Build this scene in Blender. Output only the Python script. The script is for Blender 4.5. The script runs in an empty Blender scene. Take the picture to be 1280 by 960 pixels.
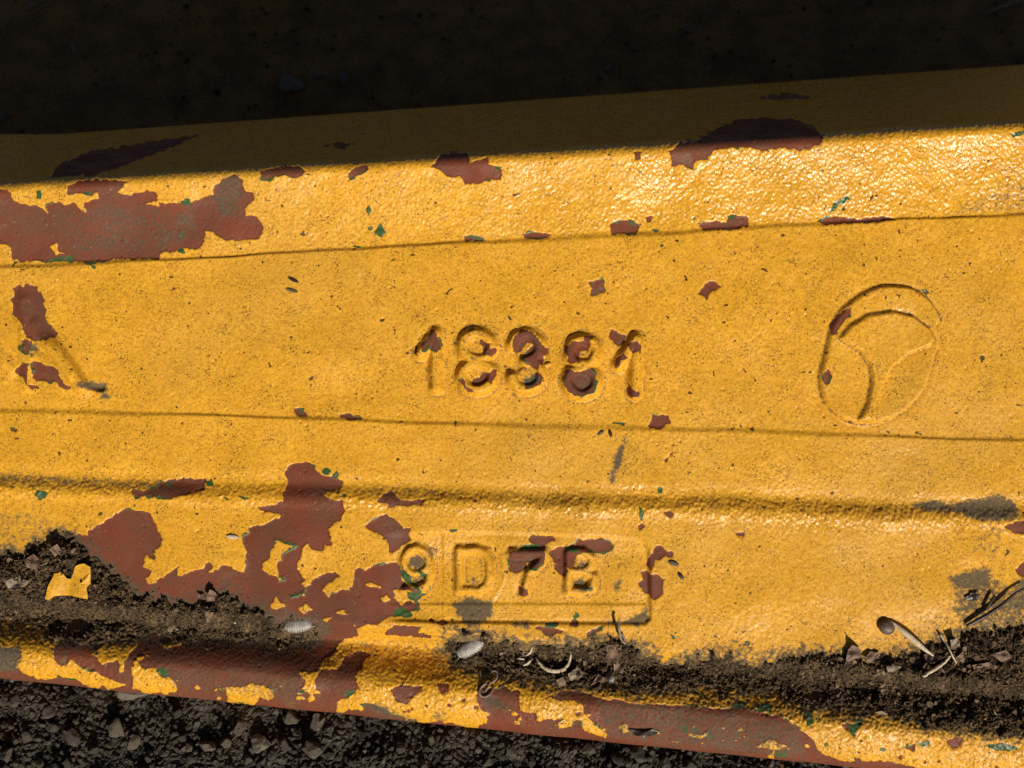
import bpy, math, random
import numpy as np
from mathutils import Vector, Matrix, Euler

random.seed(7)
RNG = np.random.default_rng(11)
SC = bpy.context.scene
COL = SC.collection

# ------------------------------------------------------------------ frame
S = 0.00032            # metres per unit of the beam's own ruler (1 unit = 0.32 mm)
D = 1500.0             # camera distance from the casting's face, same units
TILT = math.radians(28)   # the face leans back 28 degrees from lying flat
GROUND = -0.088        # ground height (m) relative to the middle of the face
R3 = Matrix.Rotation(TILT, 3, 'X')

# ------------------------------------------------------------------ camera
cam_d = bpy.data.cameras.new("camera")
cam = bpy.data.objects.new("camera", cam_d)
COL.objects.link(cam)
cam.location = R3 @ Vector((0, 0, D * S))
cam.rotation_euler = (TILT, 0, 0)
cam_d.sensor_width = 36.0
cam_d.lens = 36.0 * D / 1280.0
cam_d.clip_start = 0.01
cam_d.clip_end = 100
cam_d.dof.use_dof = True
cam_d.dof.focus_distance = D * S
cam_d.dof.aperture_fstop = 10.0
SC.camera = cam

# ------------------------------------------------------------------ light
s_face = Vector((0.30, -0.60, 0.742)).normalized()     # towards the sun, in the face's frame
s_dir = (R3 @ s_face).normalized()
elev = math.asin(s_dir.z)
azim = math.atan2(s_dir.x, s_dir.y)
world = bpy.data.worlds.new("World")
SC.world = world
world.use_nodes = True
wn = world.node_tree
sky = wn.nodes.new('ShaderNodeTexSky')
sky.sky_type = 'NISHITA'
sky.sun_disc = False
sky.sun_elevation = elev
sky.sun_rotation = azim
sky.air_density = 0.5
sky.dust_density = 1.0
sky.ozone_density = 0.5
wn.links.new(sky.outputs[0], wn.nodes['Background'].inputs[0])
wn.nodes['Background'].inputs[1].default_value = 0.05
sun_d = bpy.data.lights.new("sun", 'SUN')
sun_d.energy = 5.0
sun_d.angle = math.radians(0.53)
sun_d.color = (1.0, 0.93, 0.82)
sun = bpy.data.objects.new("sun", sun_d)
COL.objects.link(sun)
sun.rotation_euler = s_dir.to_track_quat('Z', 'Y').to_euler()
sun.location = s_dir * 3
SC.view_settings.view_transform = 'Standard'
SC.view_settings.look = 'None'
SC.view_settings.exposure = -0.17
SC.view_settings.gamma = 1.0
SC.cycles.use_denoising = False

# ------------------------------------------------------------------ node helpers
class NT:
    def __init__(self, name):
        self.m = bpy.data.materials.new(name); self.m.use_nodes = True
        self.t = self.m.node_tree; self.b = self.t.nodes['Principled BSDF']
    def n(self, kind, **kw):
        nd = self.t.nodes.new('ShaderNode' + kind)
        for k, v in kw.items():
            if k in nd.inputs.keys(): self.put(nd.inputs[k], v)
            else: setattr(nd, k, v)
        return nd
    def put(self, sock, v):
        if isinstance(v, bpy.types.NodeSocket): self.t.links.new(v, sock)
        else: sock.default_value = v
    def math(self, op, a, b=0.0, c=0.0, clamp=False):
        nd = self.t.nodes.new('ShaderNodeMath'); nd.operation = op; nd.use_clamp = clamp
        self.put(nd.inputs[0], a); self.put(nd.inputs[1], b); self.put(nd.inputs[2], c)
        return nd.outputs[0]
    def ramp(self, v, lo, hi, a=0.0, b=1.0):
        nd = self.t.nodes.new('ShaderNodeMapRange'); nd.interpolation_type = 'SMOOTHSTEP'
        for i, q in enumerate((v, lo, hi, a, b)): self.put(nd.inputs[i], q)
        return nd.outputs[0]
    def mix(self, f, a, b):
        nd = self.t.nodes.new('ShaderNodeMix'); nd.data_type = 'RGBA'
        self.put(nd.inputs[0], f)
        self.put(nd.inputs[6], a if isinstance(a, bpy.types.NodeSocket) else (*a, 1))
        self.put(nd.inputs[7], b if isinstance(b, bpy.types.NodeSocket) else (*b, 1))
        return nd.outputs[2]
    def mixf(self, f, a, b):
        nd = self.t.nodes.new('ShaderNodeMix'); nd.data_type = 'FLOAT'
        self.put(nd.inputs[0], f); self.put(nd.inputs[2], a); self.put(nd.inputs[3], b)
        return nd.outputs[0]
    def noise(self, vec, scale, detail=2.0, rough=0.5, dist=0.0):
        nd = self.t.nodes.new('ShaderNodeTexNoise')
        self.put(nd.inputs['Vector'], vec); nd.inputs['Scale'].default_value = scale
        nd.inputs['Detail'].default_value = detail; nd.inputs['Roughness'].default_value = rough
        nd.inputs['Distortion'].default_value = dist
        return nd.outputs[0]
    def mixvec(self, vec, amount, scale):
        nz = self.t.nodes.new('ShaderNodeTexNoise'); self.put(nz.inputs['Vector'], vec); nz.inputs['Scale'].default_value = scale
        nz.inputs['Detail'].default_value = 4.0
        a = self.t.nodes.new('ShaderNodeVectorMath'); a.operation = 'SCALE'; self.put(a.inputs[0], nz.outputs[1]); a.inputs['Scale'].default_value = amount
        b = self.t.nodes.new('ShaderNodeVectorMath'); b.operation = 'ADD'; self.put(b.inputs[0], vec); self.put(b.inputs[1], a.outputs[0])
        return b.outputs[0]
    def attr(self, name):
        nd = self.t.nodes.new('ShaderNodeAttribute'); nd.attribute_name = name
        return nd.outputs['Fac']
    def obj(self):
        return self.t.nodes.new('ShaderNodeTexCoord').outputs['Object']
    def bump(self, h, strength, dist):
        nd = self.t.nodes.new('ShaderNodeBump')
        nd.inputs['Strength'].default_value = strength; nd.inputs['Distance'].default_value = dist
        self.put(nd.inputs['Height'], h)
        return nd.outputs[0]
    def out(self, col, rough, normal=None, spec=0.5):
        self.put(self.b.inputs['Base Color'], col if isinstance(col, bpy.types.NodeSocket) else (*col, 1))
        self.put(self.b.inputs['Roughness'], rough)
        self.put(self.b.inputs['Specular IOR Level'], spec)
        if normal is not None: self.put(self.b.inputs['Normal'], normal)
        return self.m

# painted casting ----------------------------------------------------
def painted_mat():
    k = NT('chipped_yellow_paint'); o = k.obj()
    chip = k.attr('chip'); green = k.attr('green'); grime_dark = k.attr('grime_dark')
    fine = k.noise(o, 980, 4, 0.72)
    mid = k.noise(o, 420, 4, 0.6)
    big = k.noise(o, 38, 4, 0.55)
    # yellow coat
    y = k.mix(k.ramp(big, 0.3, 0.7), (0.705, 0.345, 0.024), (0.775, 0.390, 0.028))
    y = k.mix(k.ramp(mid, 0.40, 0.66), y, (0.64, 0.305, 0.019))
    dusty = k.ramp(k.noise(o, 9, 5, 0.6), 0.45, 0.70, 0.0, 0.40)
    y = k.mix(dusty, y, (0.55, 0.30, 0.055))
    y = k.mix(k.math('MULTIPLY', k.ramp(fine, 0.50, 0.62), 0.62), y, (0.36, 0.17, 0.016))
    y = k.mix(k.math('MULTIPLY', k.ramp(fine, 0.36, 0.44, 1.0, 0.0), 0.4), y, (0.84, 0.44, 0.045))
    spk = k.noise(o, 1450, 1.5, 0.5)
    spk_m = k.ramp(k.math('ADD', spk, k.math('MULTIPLY', k.math('SUBTRACT', k.noise(o, 120, 3), 0.5), 0.36)), 0.63, 0.69)
    y = k.mix(k.math('MULTIPLY', spk_m, 0.75), y, (0.10, 0.048, 0.012))
    spk2 = k.ramp(k.noise(o, 380, 1.0, 0.4), 0.742, 0.757)
    y = k.mix(k.math('MULTIPLY', spk2, 0.9), y, (0.045, 0.025, 0.012))
    pale = k.ramp(k.noise(o, 520, 2.0, 0.5), 0.735, 0.76)
    y = k.mix(k.math('MULTIPLY', pale, 0.35), y, (0.75, 0.55, 0.3))
    crk = k.n('TexVoronoi', feature='DISTANCE_TO_EDGE'); k.put(crk.inputs['Vector'], k.mixvec(o, 0.004, 90)); crk.inputs['Scale'].default_value = 52
    ck = k.math('MULTIPLY', k.ramp(crk.outputs[0], 0.004, 0.022, 1.0, 0.0), k.ramp(k.noise(o, 26, 3), 0.54, 0.66))
    y = k.mix(k.math('MULTIPLY', ck, 0.22), y, (0.22, 0.10, 0.02))
    # red primer
    r = k.mix(k.ramp(k.noise(o, 55, 4, 0.6), 0.35, 0.68), (0.185, 0.046, 0.020), (0.140, 0.054, 0.028))
    r = k.mix(k.math('MULTIPLY', k.ramp(fine, 0.45, 0.75), 0.45), r, (0.09, 0.036, 0.022))
    dustn = k.ramp(k.noise(o, 150, 5, 0.7), 0.53, 0.72)
    r = k.mix(k.math('MULTIPLY', dustn, k.ramp(k.noise(o, 24, 2), 0.38, 0.58, 0.1, 0.9)), r, (0.165, 0.098, 0.052))
    r = k.mix(k.ramp(k.noise(o, 200, 5, 0.75), 0.60, 0.70, 0.0, 0.55), r, (0.075, 0.040, 0.020))
    r = k.mix(k.ramp(k.noise(o, 34, 6, 0.7), 0.42, 0.66, 0.0, 0.6), r, (0.118, 0.040, 0.020))
    scr = k.ramp(k.noise(o, 800, 1, 0.4), 0.74, 0.76)
    r = k.mix(k.math('MULTIPLY', scr, 0.5), r, (0.33, 0.2, 0.14))
    g = k.mix(k.ramp(k.noise(o, 300, 3), 0.4, 0.65), (0.035, 0.085, 0.020), (0.075, 0.10, 0.045))
    jag = k.math('MULTIPLY', k.math('SUBTRACT', k.noise(o, 750, 3, 0.6), 0.5), 1.2)
    c2 = k.math('ADD', chip, jag)
    m_red = k.ramp(c2, -0.35, 0.35)
    # the green undercoat peeps out along some of the chip edges
    edge = k.math('MULTIPLY', k.ramp(k.math('ADD', c2, k.ramp(k.noise(o, 95, 2), 0.55, 0.68, 0.0, 3.2)), 0.1, 0.8), k.math('SUBTRACT', 1.0, m_red))
    g2 = k.ramp(k.math('ADD', green, jag), -0.4, 0.4)
    col = k.mix(m_red, y, r)
    gm = k.math('MAXIMUM', edge, g2)
    col = k.mix(gm, col, g)
    gn = k.math('ADD', grime_dark, k.math('MULTIPLY', k.math('SUBTRACT', k.noise(o, 620, 5, 0.75), 0.5), 1.9))
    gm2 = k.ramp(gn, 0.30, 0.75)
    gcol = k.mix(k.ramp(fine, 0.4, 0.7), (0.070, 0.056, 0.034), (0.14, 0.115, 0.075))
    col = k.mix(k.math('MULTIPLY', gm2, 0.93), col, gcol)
    ro = k.mixf(m_red, k.mixf(k.attr('gloss'), k.ramp(k.noise(o, 260, 3), 0.35, 0.7, 0.36, 0.50), k.ramp(k.noise(o, 260, 3), 0.35, 0.7, 0.19, 0.32)), k.ramp(k.noise(o, 90, 3), 0.4, 0.6, 0.50, 0.78))
    ro = k.mixf(gm2, ro, 0.85)
    h = k.math('ADD', k.math('MULTIPLY', k.noise(o, 1250, 4, 0.65), 1.0), k.math('MULTIPLY', spk_m, -0.5))
    return k.out(col, ro, k.bump(h, 0.38, 0.00024), k.mixf(m_red, k.mixf(k.attr('gloss'), 0.20, 0.36), 0.20))

def simple_mat(name, c1, c2, scale, rough=0.7, bump=0.4, c3=None, bscale=None, bdist=0.0003, spec=0.4):
    k = NT(name); o = k.obj()
    col = k.mix(k.ramp(k.noise(o, scale, 4, 0.65), 0.35, 0.65), c1, c2)
    if c3: col = k.mix(k.ramp(k.noise(o, scale * 3.1, 3, 0.6), 0.60, 0.72), col, c3)
    return k.out(col, rough, k.bump(k.noise(o, bscale or scale * 2, 5, 0.65), bump, bdist), spec)

def stone_mat(name, base, lo=0.6, hi=1.5, rough=0.62):
    # each chip its own grey: 'tone' is stored per piece
    k = NT(name); o = k.obj(); t = k.attr('tone')
    c = k.mix(t, tuple(v * lo for v in base), tuple(v * hi for v in base))
    c = k.mix(k.math('MULTIPLY', k.ramp(k.noise(o, 900, 4, 0.7), 0.5, 0.75), 0.5), c, tuple(v * 0.45 for v in base))
    c = k.mix(k.math('MULTIPLY', k.ramp(k.noise(o, 1500, 1), 0.74, 0.77), 0.6), c, (0.30, 0.26, 0.2))
    return k.out(c, rough, k.bump(k.noise(o, 1300, 5, 0.7), 0.6, 0.0004), 0.22)

M_PAINT = painted_mat()
M_SOIL = stone_mat('dry_soil', (0.078, 0.050, 0.024), 0.28, 3.0, 0.9)
M_GRAVEL = stone_mat('dark_gravel', (0.062, 0.052, 0.038), 0.35, 2.4, 0.85)
M_GROUND = simple_mat('dark_cinder_ground', (0.15, 0.070, 0.015), (0.27, 0.130, 0.030), 60, 0.95, 1.0, (0.20, 0.115, 0.045), 420, 0.003)
M_SHELL = simple_mat('pale_woodlouse_shell', (0.42, 0.39, 0.34), (0.24, 0.215, 0.185), 420, 0.38, 0.5, (0.14, 0.12, 0.10), 1500)
M_STRAW = simple_mat('bleached_straw', (0.60, 0.50, 0.36), (0.42, 0.32, 0.20), 500, 0.55, 0.5, (0.25, 0.18, 0.1), 1400)
M_LEAF = simple_mat('dry_brown_leaf', (0.22, 0.135, 0.085), (0.12, 0.07, 0.042), 300, 0.7, 0.7, (0.30, 0.2, 0.13), 900)
M_DARK = simple_mat('dark_husk', (0.045, 0.030, 0.020), (0.022, 0.015, 0.010), 300, 0.35, 0.5, (0.08, 0.06, 0.045), 900)
M_SEED = simple_mat('brown_seed', (0.13, 0.085, 0.055), (0.07, 0.045, 0.03), 500, 0.45, 0.6, (0.2, 0.15, 0.11), 900)
M_TWIG = simple_mat('grey_twig', (0.30, 0.23, 0.16), (0.17, 0.12, 0.08), 500, 0.7, 0.6, (0.4, 0.33, 0.25), 1000)
M_SLIVER = simple_mat('olive_leaflet', (0.11, 0.095, 0.045), (0.06, 0.05, 0.025), 500, 0.6, 0.6, (0.16, 0.14, 0.08), 1000)
M_FLAKE = simple_mat('loose_yellow_paint', (0.80, 0.41, 0.026), (0.62, 0.29, 0.018), 500, 0.45, 0.8, (0.16, 0.09, 0.03), 1300)

# ------------------------------------------------------------------ numpy fields over the drawing (1 cell = 1 unit)
X0, X1, Y0, Y1_ = -520, 1800, 60, 1020
NX, NY = X1 - X0, Y1_ - Y0
GX = np.arange(X0, X1, dtype=np.float32)[None, :]
GY = np.arange(Y0, Y1_, dtype=np.float32)[:, None]

_fx = np.fft.rfftfreq(NX)[None, :]
_fy = np.fft.fftfreq(NY)[:, None]
def band_noise(lam, spread=0.5, ax=1.0, ay=1.0, seed=0):
    """unit-variance noise whose wavelength is about lam units"""
    r = np.random.default_rng(seed).standard_normal((NY, NX)).astype(np.float32)
    f = np.sqrt((_fx * ax) ** 2 + (_fy * ay) ** 2) * lam + 1e-6
    h = np.exp(-(np.log(f) / spread) ** 2)
    z = np.fft.irfft2(np.fft.rfft2(r) * h, s=(NY, NX)).astype(np.float32)
    return z / z.std()

def ss(a, b, v):
    t = np.clip((v - a) / (b - a), 0, 1)
    return t * t * (3 - 2 * t)

def poly_sdf(pts, gx, gy):
    """signed distance, positive inside"""
    p = np.asarray(pts, np.float32)
    d = np.full(np.broadcast(gx, gy).shape, 1e9, np.float32)
    inside = np.zeros(d.shape, bool)
    for i in range(len(p)):
        ax, ay = p[i]; bx, by = p[(i + 1) % len(p)]
        ex, ey = bx - ax, by - ay
        t = np.clip(((gx - ax) * ex + (gy - ay) * ey) / (ex * ex + ey * ey + 1e-9), 0, 1)
        d = np.minimum(d, (gx - ax - t * ex) ** 2 + (gy - ay - t * ey) ** 2)
        if ay != by:
            c = ((ay > gy) != (by > gy)) & (gx < (bx - ax) * (gy - ay) / (by - ay) + ax)
            inside ^= c
    d = np.sqrt(d)
    return np.where(inside, d, -d)

def stroke_dist(path, gx, gy):
    d = np.full(np.broadcast(gx, gy).shape, 1e9, np.float32)
    for (ax, ay), (bx, by) in zip(path[:-1], path[1:]):
        ex, ey = bx - ax, by - ay
        t = np.clip(((gx - ax) * ex + (gy - ay) * ey) / (ex * ex + ey * ey + 1e-9), 0, 1)
        d = np.minimum(d, (gx - ax - t * ex) ** 2 + (gy - ay - t * ey) ** 2)
    return np.sqrt(d)

def window(pts, m):
    p = np.asarray(pts)
    a = int(max(X0, p[:, 0].min() - m)) - X0; b = int(min(X1, p[:, 0].max() + m)) - X0
    c = int(max(Y0, p[:, 1].min() - m)) - Y0; e = int(min(Y1_, p[:, 1].max() + m)) - Y0
    return slice(c, e), slice(a, b)

CL = 14.0
def add_poly(F, pts, m=16):
    w = window(pts, m)
    F[w] = np.maximum(F[w], np.clip(poly_sdf(pts, GX[:, w[1]], GY[w[0]]), -CL, CL))
def cut_poly(F, pts, m=16):
    w = window(pts, m)
    F[w] = np.minimum(F[w], np.clip(-poly_sdf(pts, GX[:, w[1]], GY[w[0]]), -CL, CL))

def Z(x0, y0, k, *pts):      # points measured on an enlargement
    return [(x0 + a / k, y0 + b / k) for a, b in pts]

# ------------------------------------------------------------------ where the paint has come off (measured outlines)
RED = [
 # big bare patch on the upper rim
 Z(0,200,3.765,(-60,135),(40,140),(60,185),(95,207),(150,212),(195,220),(222,250),(215,222),(245,195),(275,200),(300,213),(355,200),(372,225),(405,253),(415,250),(395,215),(400,198),(440,195),(467,175),(460,155),(425,170),(400,155),(345,162),(315,165),(320,120),(360,100),(440,90),(560,95),(600,100),(560,135),(555,150),(610,165),(690,143),(730,150),(742,190),(750,205),(840,200),(920,190),(960,175),(1000,160),(1010,120),(1060,85),(1100,65),(1140,95),(1150,145),(1195,160),(1195,190),(1150,225),(1160,260),(1210,265),(1240,310),(1225,375),(1165,375),(1060,380),(1010,345),(965,330),(965,385),(930,420),(870,415),(830,430),(755,440),(750,465),(560,465),(460,478),(370,480),(230,478),(165,470),(110,480),(60,465),(50,430),(50,405),(0,390),(-60,380)),
 Z(0,340,5.331,(85,110),(120,80),(155,100),(168,68),(215,95),(270,135),(290,165),(290,210),(300,260),(300,310),(345,370),(378,405),(370,440),(330,435),(270,460),(215,455),(175,440),(165,400),(150,340),(95,295),(80,265),(85,200),(60,180),(100,155)),
 Z(0,340,5.331,(170,440),(215,460),(215,500),(190,545),(150,525),(138,500),(155,470)),
 Z(0,340,5.331,(165,610),(190,605),(190,690),(180,740),(150,700),(105,670),(110,640)),
 Z(0,340,5.331,(225,605),(270,595),(310,625),(350,625),(385,650),(400,690),(440,740),(475,770),(455,785),(425,775),(380,735),(300,725),(245,730),(225,700),(235,660),(215,640)),
 Z(0,340,5.331,(180,745),(230,750),(260,775),(205,780)),
 Z(80,560,5.333,(615,270),(650,225),(730,210),(830,200),(890,215),(945,205),(945,275),(880,290),(800,315),(740,330),(670,330),(600,315),(530,320),(480,330),(445,310),(450,285),(540,285)),
 # the large patch running down into the gutter
 [(80,664),(88,665),(91,671),(98,668),(110,669),(111,663),(123,656),(136,649),(149,639),(159,636),(170,640),(179,639),(189,644),(194,654),(197,663),(203,674),(200,684),(191,689),(192,697),(185,698),(182,692),(178,708),(189,713),(190,717),(182,723),(186,729),(194,730),(200,723),(211,717),(222,708),(222,719),(228,719),(243,713),(256,710),(261,702),(267,707),(262,714),(267,716),(277,706),(288,707),(297,715),(305,717),(308,689),(304,680),(305,671),(311,665),(311,661),(327,656),(352,645),(344,641),(331,641),(322,635),(339,631),(353,627),(354,616),(359,601),(356,592),(359,582),(369,579),(382,577),(391,581),(395,588),(406,594),(421,596),(429,603),(424,611),(410,614),(402,620),(419,625),(428,626),(431,639),(425,650),(410,661),(413,669),(414,681),(406,682),(401,689),(391,687),(384,681),(377,683),(376,699),(371,704),(374,716),(381,725),(376,730),(382,736),(391,725),(401,719),(417,716),(424,720),(419,725),(410,728),(403,737),(411,749),(414,742),(427,737),(442,739),(436,735),(441,730),(443,724),(442,712),(453,710),(458,713),(464,707),(481,705),(496,704),(502,714),(502,726),(511,733),(524,740),(519,743),(509,737),(491,739),(492,748),(500,757),(511,753),(521,756),(522,761),(511,765),(491,772),(481,774),(472,782),(459,779),(449,786),(443,782),(450,795),(431,799),(421,808),(420,821),(399,829),(399,836),(380,840),(300,815),(200,810),(150,780),(110,710)],
 [(471,627),(479,618),(489,612),(493,616),(500,624),(515,626),(530,624),(530,628),(516,633),(494,632),(489,637),(481,630)],
 [(454,657),(462,653),(474,645),(483,643),(494,650),(504,659),(513,661),(511,669),(514,676),(502,682),(492,691),(487,691),(485,678),(476,669),(461,661)],
 [(481,791),(492,782),(511,782),(526,784),(522,792),(539,794),(537,801),(526,801),(485,799)],
 [(537,775),(560,776),(567,778),(549,782)],
 Z(640,640,5.818,(-20,285),(60,265),(130,240),(240,250),(245,300),(240,360),(170,415),(135,410),(145,370),(110,372),(80,440),(20,445),(-20,430)),
 Z(640,640,5.818,(50,540),(120,560),(120,615),(50,610)),
 Z(640,640,5.818,(115,200),(150,175),(230,180),(300,180),(312,205),(270,235),(200,250),(130,225)),
 Z(640,640,5.818,(262,300),(320,262),(365,262),(395,260),(460,240),(480,205),(540,200),(600,200),(660,192),(710,225),(735,255),(710,290),(670,300),(610,285),(540,285),(470,300),(455,380),(430,410),(395,400),(405,430),(385,470),(355,465),(305,420),(320,385),(300,360),(305,330)),
 Z(640,640,5.818,(1030,260),(1080,238),(1115,275),(1175,295),(1170,330),(1110,325),(1080,360),(1045,350),(1025,400),(1010,440),(975,390),(990,345),(1020,300)),
 Z(640,640,5.818,(940,440),(980,430),(1005,455),(1060,450),(1100,490),(1100,590),(1060,630),(1020,650),(1000,600),(960,590),(915,520),(950,490)),
 Z(640,640,5.818,(170,840),(230,830),(300,850),(385,860),(370,885),(330,885),(270,905),(220,870)),
 Z(640,640,5.818,(410,830),(440,780),(490,800),(480,830)),
 Z(640,640,5.818,(540,910),(560,860),(600,850),(640,830),(650,860),(590,890),(560,915)),
 Z(640,640,5.818,(920,100),(950,80),(975,105),(930,130)),
 Z(640,640,5.818,(1110,0),(1150,-10),(1175,25),(1150,50),(1120,20)),
 # numerals
 Z(500,395,7.758,(300,130),(360,120),(355,200),(390,240),(400,320),(350,355),(320,330),(280,290),(240,350),(215,330),(215,270),(270,210)),
 Z(500,395,7.758,(150,290),(172,300),(165,390),(138,360)),
 Z(500,395,7.758,(780,240),(800,235),(850,265),(880,260),(875,320),(920,305),(945,330),(890,405),(850,375),(800,390),(800,310)),
 Z(500,395,7.758,(690,640),(720,600),(770,600),(810,550),(850,545),(930,520),(925,590),(890,665),(830,620),(820,660),(760,685),(700,670)),
 Z(500,395,7.758,(580,620),(620,610),(650,680),(720,730),(680,735),(610,680)),
 [(640,431),(643,421),(651,413),(657,412),(662,414),(672,422),(677,431),(685,436),(683,443),(679,447),(679,454),(673,457),(672,463),(663,458),(655,450),(652,447),(660,438),(666,432),(659,427),(655,432),(651,440),(644,441),(641,436)],
 [(655,479),(663,471),(670,465),(679,471),(676,479),(663,485),(656,486)],
 [(705,429),(709,432),(717,426),(727,426),(731,421),(740,418),(743,420),(735,426),(739,432),(735,438),(726,439),(723,447),(723,453),(714,455),(709,452),(707,444)],
 [(705,463),(713,461),(718,466),(726,464),(735,461),(743,467),(744,477),(740,490),(732,492),(727,496),(717,494),(709,489),(705,480)],
 [(759,416),(765,411),(771,416),(783,419),(780,427),(774,432),(765,429),(762,421)],
 [(784,431),(794,427),(801,431),(800,439),(793,440),(786,438)],
 [(770,447),(779,442),(783,447),(774,453),(770,463),(767,459)],
 [(784,477),(788,479),(790,489),(801,488),(798,496),(789,497),(783,493)],
 # upper rim and corner
 Z(300,180,3.765,(90,125),(180,110),(270,100),(310,130),(290,155),(250,160),(190,145),(140,165),(105,165)),
 Z(300,180,3.765,(505,140),(540,110),(610,92),(600,110),(570,140),(530,160)),
 Z(300,180,3.765,(890,105),(920,90),(920,60),(980,40),(1070,45),(1080,65),(1070,95),(1165,60),(1170,95),(1235,120),(1225,165),(1170,170),(1120,190),(1060,185),(1030,150),(990,160),(960,140),(930,120)),
 Z(300,180,3.765,(1055,435),(1090,428),(1145,455),(1060,455)),
 Z(640,140,3.048,(600,150),(640,115),(700,110),(790,60),(860,30),(960,20),(1090,30),(1160,65),(1190,95),(1170,125),(1100,150),(1040,135),(960,145),(880,135),(800,140),(765,150),(745,180),(700,185),(690,215),(650,200),(610,205)),
 Z(640,140,3.048,(465,155),(495,150),(490,180),(468,185)),
 Z(640,140,3.048,(370,430),(410,410),(470,415),(490,425),(470,465),(380,465)),
 Z(640,140,3.048,(40,465),(80,457),(155,465),(130,480),(50,480)),
 Z(640,140,3.048,(715,430),(760,415),(815,420),(830,390),(905,400),(900,430),(850,445),(730,450)),
 Z(640,140,3.048,(510,400),(540,392),(530,415),(515,418)),
 Z(800,60,2.667,(595,580),(640,560),(720,570),(800,560),(855,570),(800,580),(620,588)),
 Z(400,100,3.2,(1075,810),(1125,797),(1145,845),(1105,865),(1080,860),(1090,835)),
 Z(800,60,2.667,(195,820),(215,785),(255,775),(268,795),(245,810),(220,838)),
 Z(900,320,3.368,(455,290),(490,245),(545,215),(545,250),(500,290),(485,335),(465,325)),
 Z(900,320,3.368,(430,500),(450,472),(463,490),(450,540),(435,535)),
 Z(400,360,2.667,(60,425),(95,415),(135,435),(95,440)),
 Z(400,360,2.667,(1095,465),(1110,425),(1160,425),(1170,450),(1130,472)),
 Z(400,360,2.667,(1150,570),(1175,545),(1170,560),(1155,578)),
 Z(0,320,3.2,(1175,612),(1205,605),(1232,640),(1195,645)),
 Z(0,320,3.2,(40,690),(60,690),(80,685),(60,708)),
 Z(800,600,2.667,(315,175),(345,175),(345,190),(330,192)),
 [(1256,658),(1270,652),(1300,648),(1310,669),(1269,667)],
 [(1269,712),(1282,702),(1310,705),(1300,722),(1275,720)],
 # shaded flange: a thin coat rubbed away
 [(60,222),(75,205),(110,190),(180,178),(250,168),(225,180),(160,205),(120,218)],
 [(405,182),(425,177),(440,180),(430,185)], [(945,122),(985,118),(1010,121),(975,126)],
 # lip: mostly bare
 [(-60,815),(0,808),(28,812),(28,822),(14,827),(24,838),(45,848),(62,850),(69,846),(97,852),(112,859),(122,860),(129,857),(137,862),(156,856),(131,846),(120,840),(105,834),(88,826),(82,832),(74,832),(65,817),(69,806),(90,790),(150,780),(250,795),(380,800),(420,800),(440,796),(540,802),(600,830),(604,860),(620,861),(631,859),(639,862),(650,864),(693,870),(701,862),(725,864),(740,870),(759,874),(779,876),(789,879),(811,881),(832,882),(861,883),(882,885),(911,887),(923,881),(940,887),(957,893),(975,895),(990,904),(996,907),(1007,918),(1017,925),(1021,937),(1032,945),(1055,952),(1100,951),(1140,958),(1180,985),(1180,1010),(-60,920)],
 # casting beyond the picture
 [(-120,700),(-180,690),(-260,720),(-240,780),(-130,770)], [(-100,420),(-150,400),(-160,450),(-110,470)],
 [(-400,300),(-330,280),(-250,310),(-300,340),(-390,335)], [(1420,250),(1480,225),(1560,235),(1500,265)],
 [(1400,560),(1440,540),(1470,580),(1420,600)], [(1500,760),(1600,740),(1640,800),(1520,820)],
]
YELLOW = [
 Z(0,200,3.765,(235,405),(265,390),(275,425),(300,440),(265,445)),
 Z(0,200,3.765,(640,212),(745,190),(742,222),(700,207)),
 [(343,673),(356,676),(376,682),(365,687),(354,693),(354,702),(347,702),(348,719),(355,720),(357,726),(348,727),(346,720),(335,718),(326,711),(330,703),(337,698),(338,687),(342,682)],
 [(336,756),(342,752),(345,744),(350,752),(357,757),(347,762)],
 [(361,744),(378,740),(379,744),(363,748)], [(373,760),(382,755),(391,762),(380,767)],
 [(417,765),(430,763),(434,767),(426,769)], [(403,774),(413,773),(408,778)],
 [(457,730),(464,728),(475,734),(461,733)], [(475,748),(482,745),(487,750),(480,753)], [(184,740),(190,741),(188,744)],
 # left on the lip
 [(399,829),(421,815),(421,808),(431,799),(470,793),(540,798),(605,830),(600,854),(596,862),(596,875),(600,888),(614,891),(608,897),(609,905),(600,907),(598,912),(581,909),(566,905),(549,901),(532,904),(512,901),(484,890),(471,883),(457,881),(454,887),(435,888),(427,893),(420,890),(420,877),(431,875),(442,866),(448,860),(444,845),(452,836),(457,822),(472,818),(448,813),(431,822),(422,836),(410,838),(400,836)],
 [(373,839),(388,841),(400,838),(394,849),(395,860),(392,866),(394,875),(387,877),(387,869),(378,861),(381,851)],
 [(283,859),(302,859),(314,855),(325,858),(344,860),(342,872),(336,876),(325,872),(317,884),(310,882),(295,881),(284,877)],
 [(115,817),(135,799),(150,801),(176,797),(163,816),(155,825),(156,836),(147,843),(151,832),(146,825),(127,831),(122,825)],
 [(162,834),(168,832),(166,827),(172,821),(184,819),(180,823),(171,829),(176,836),(195,836),(199,844),(217,850),(221,857),(218,867),(180,866),(165,859),(166,848)],
 [(200,808),(225,797),(227,804),(206,812)],
 [(650,864),(649,888),(667,891),(674,899),(702,898),(697,905),(698,911),(710,910),(717,906),(726,907),(732,915),(755,921),(751,909),(740,900),(729,891),(727,879),(710,875),(701,878),(691,872),(676,863)],
 [(776,906),(784,904),(787,916),(779,917)], [(861,917),(872,919),(884,915),(883,922),(866,922)], [(950,928),(963,924),(985,932),(972,937),(955,935)], [(958,946),(968,939),(966,947)],
]
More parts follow.
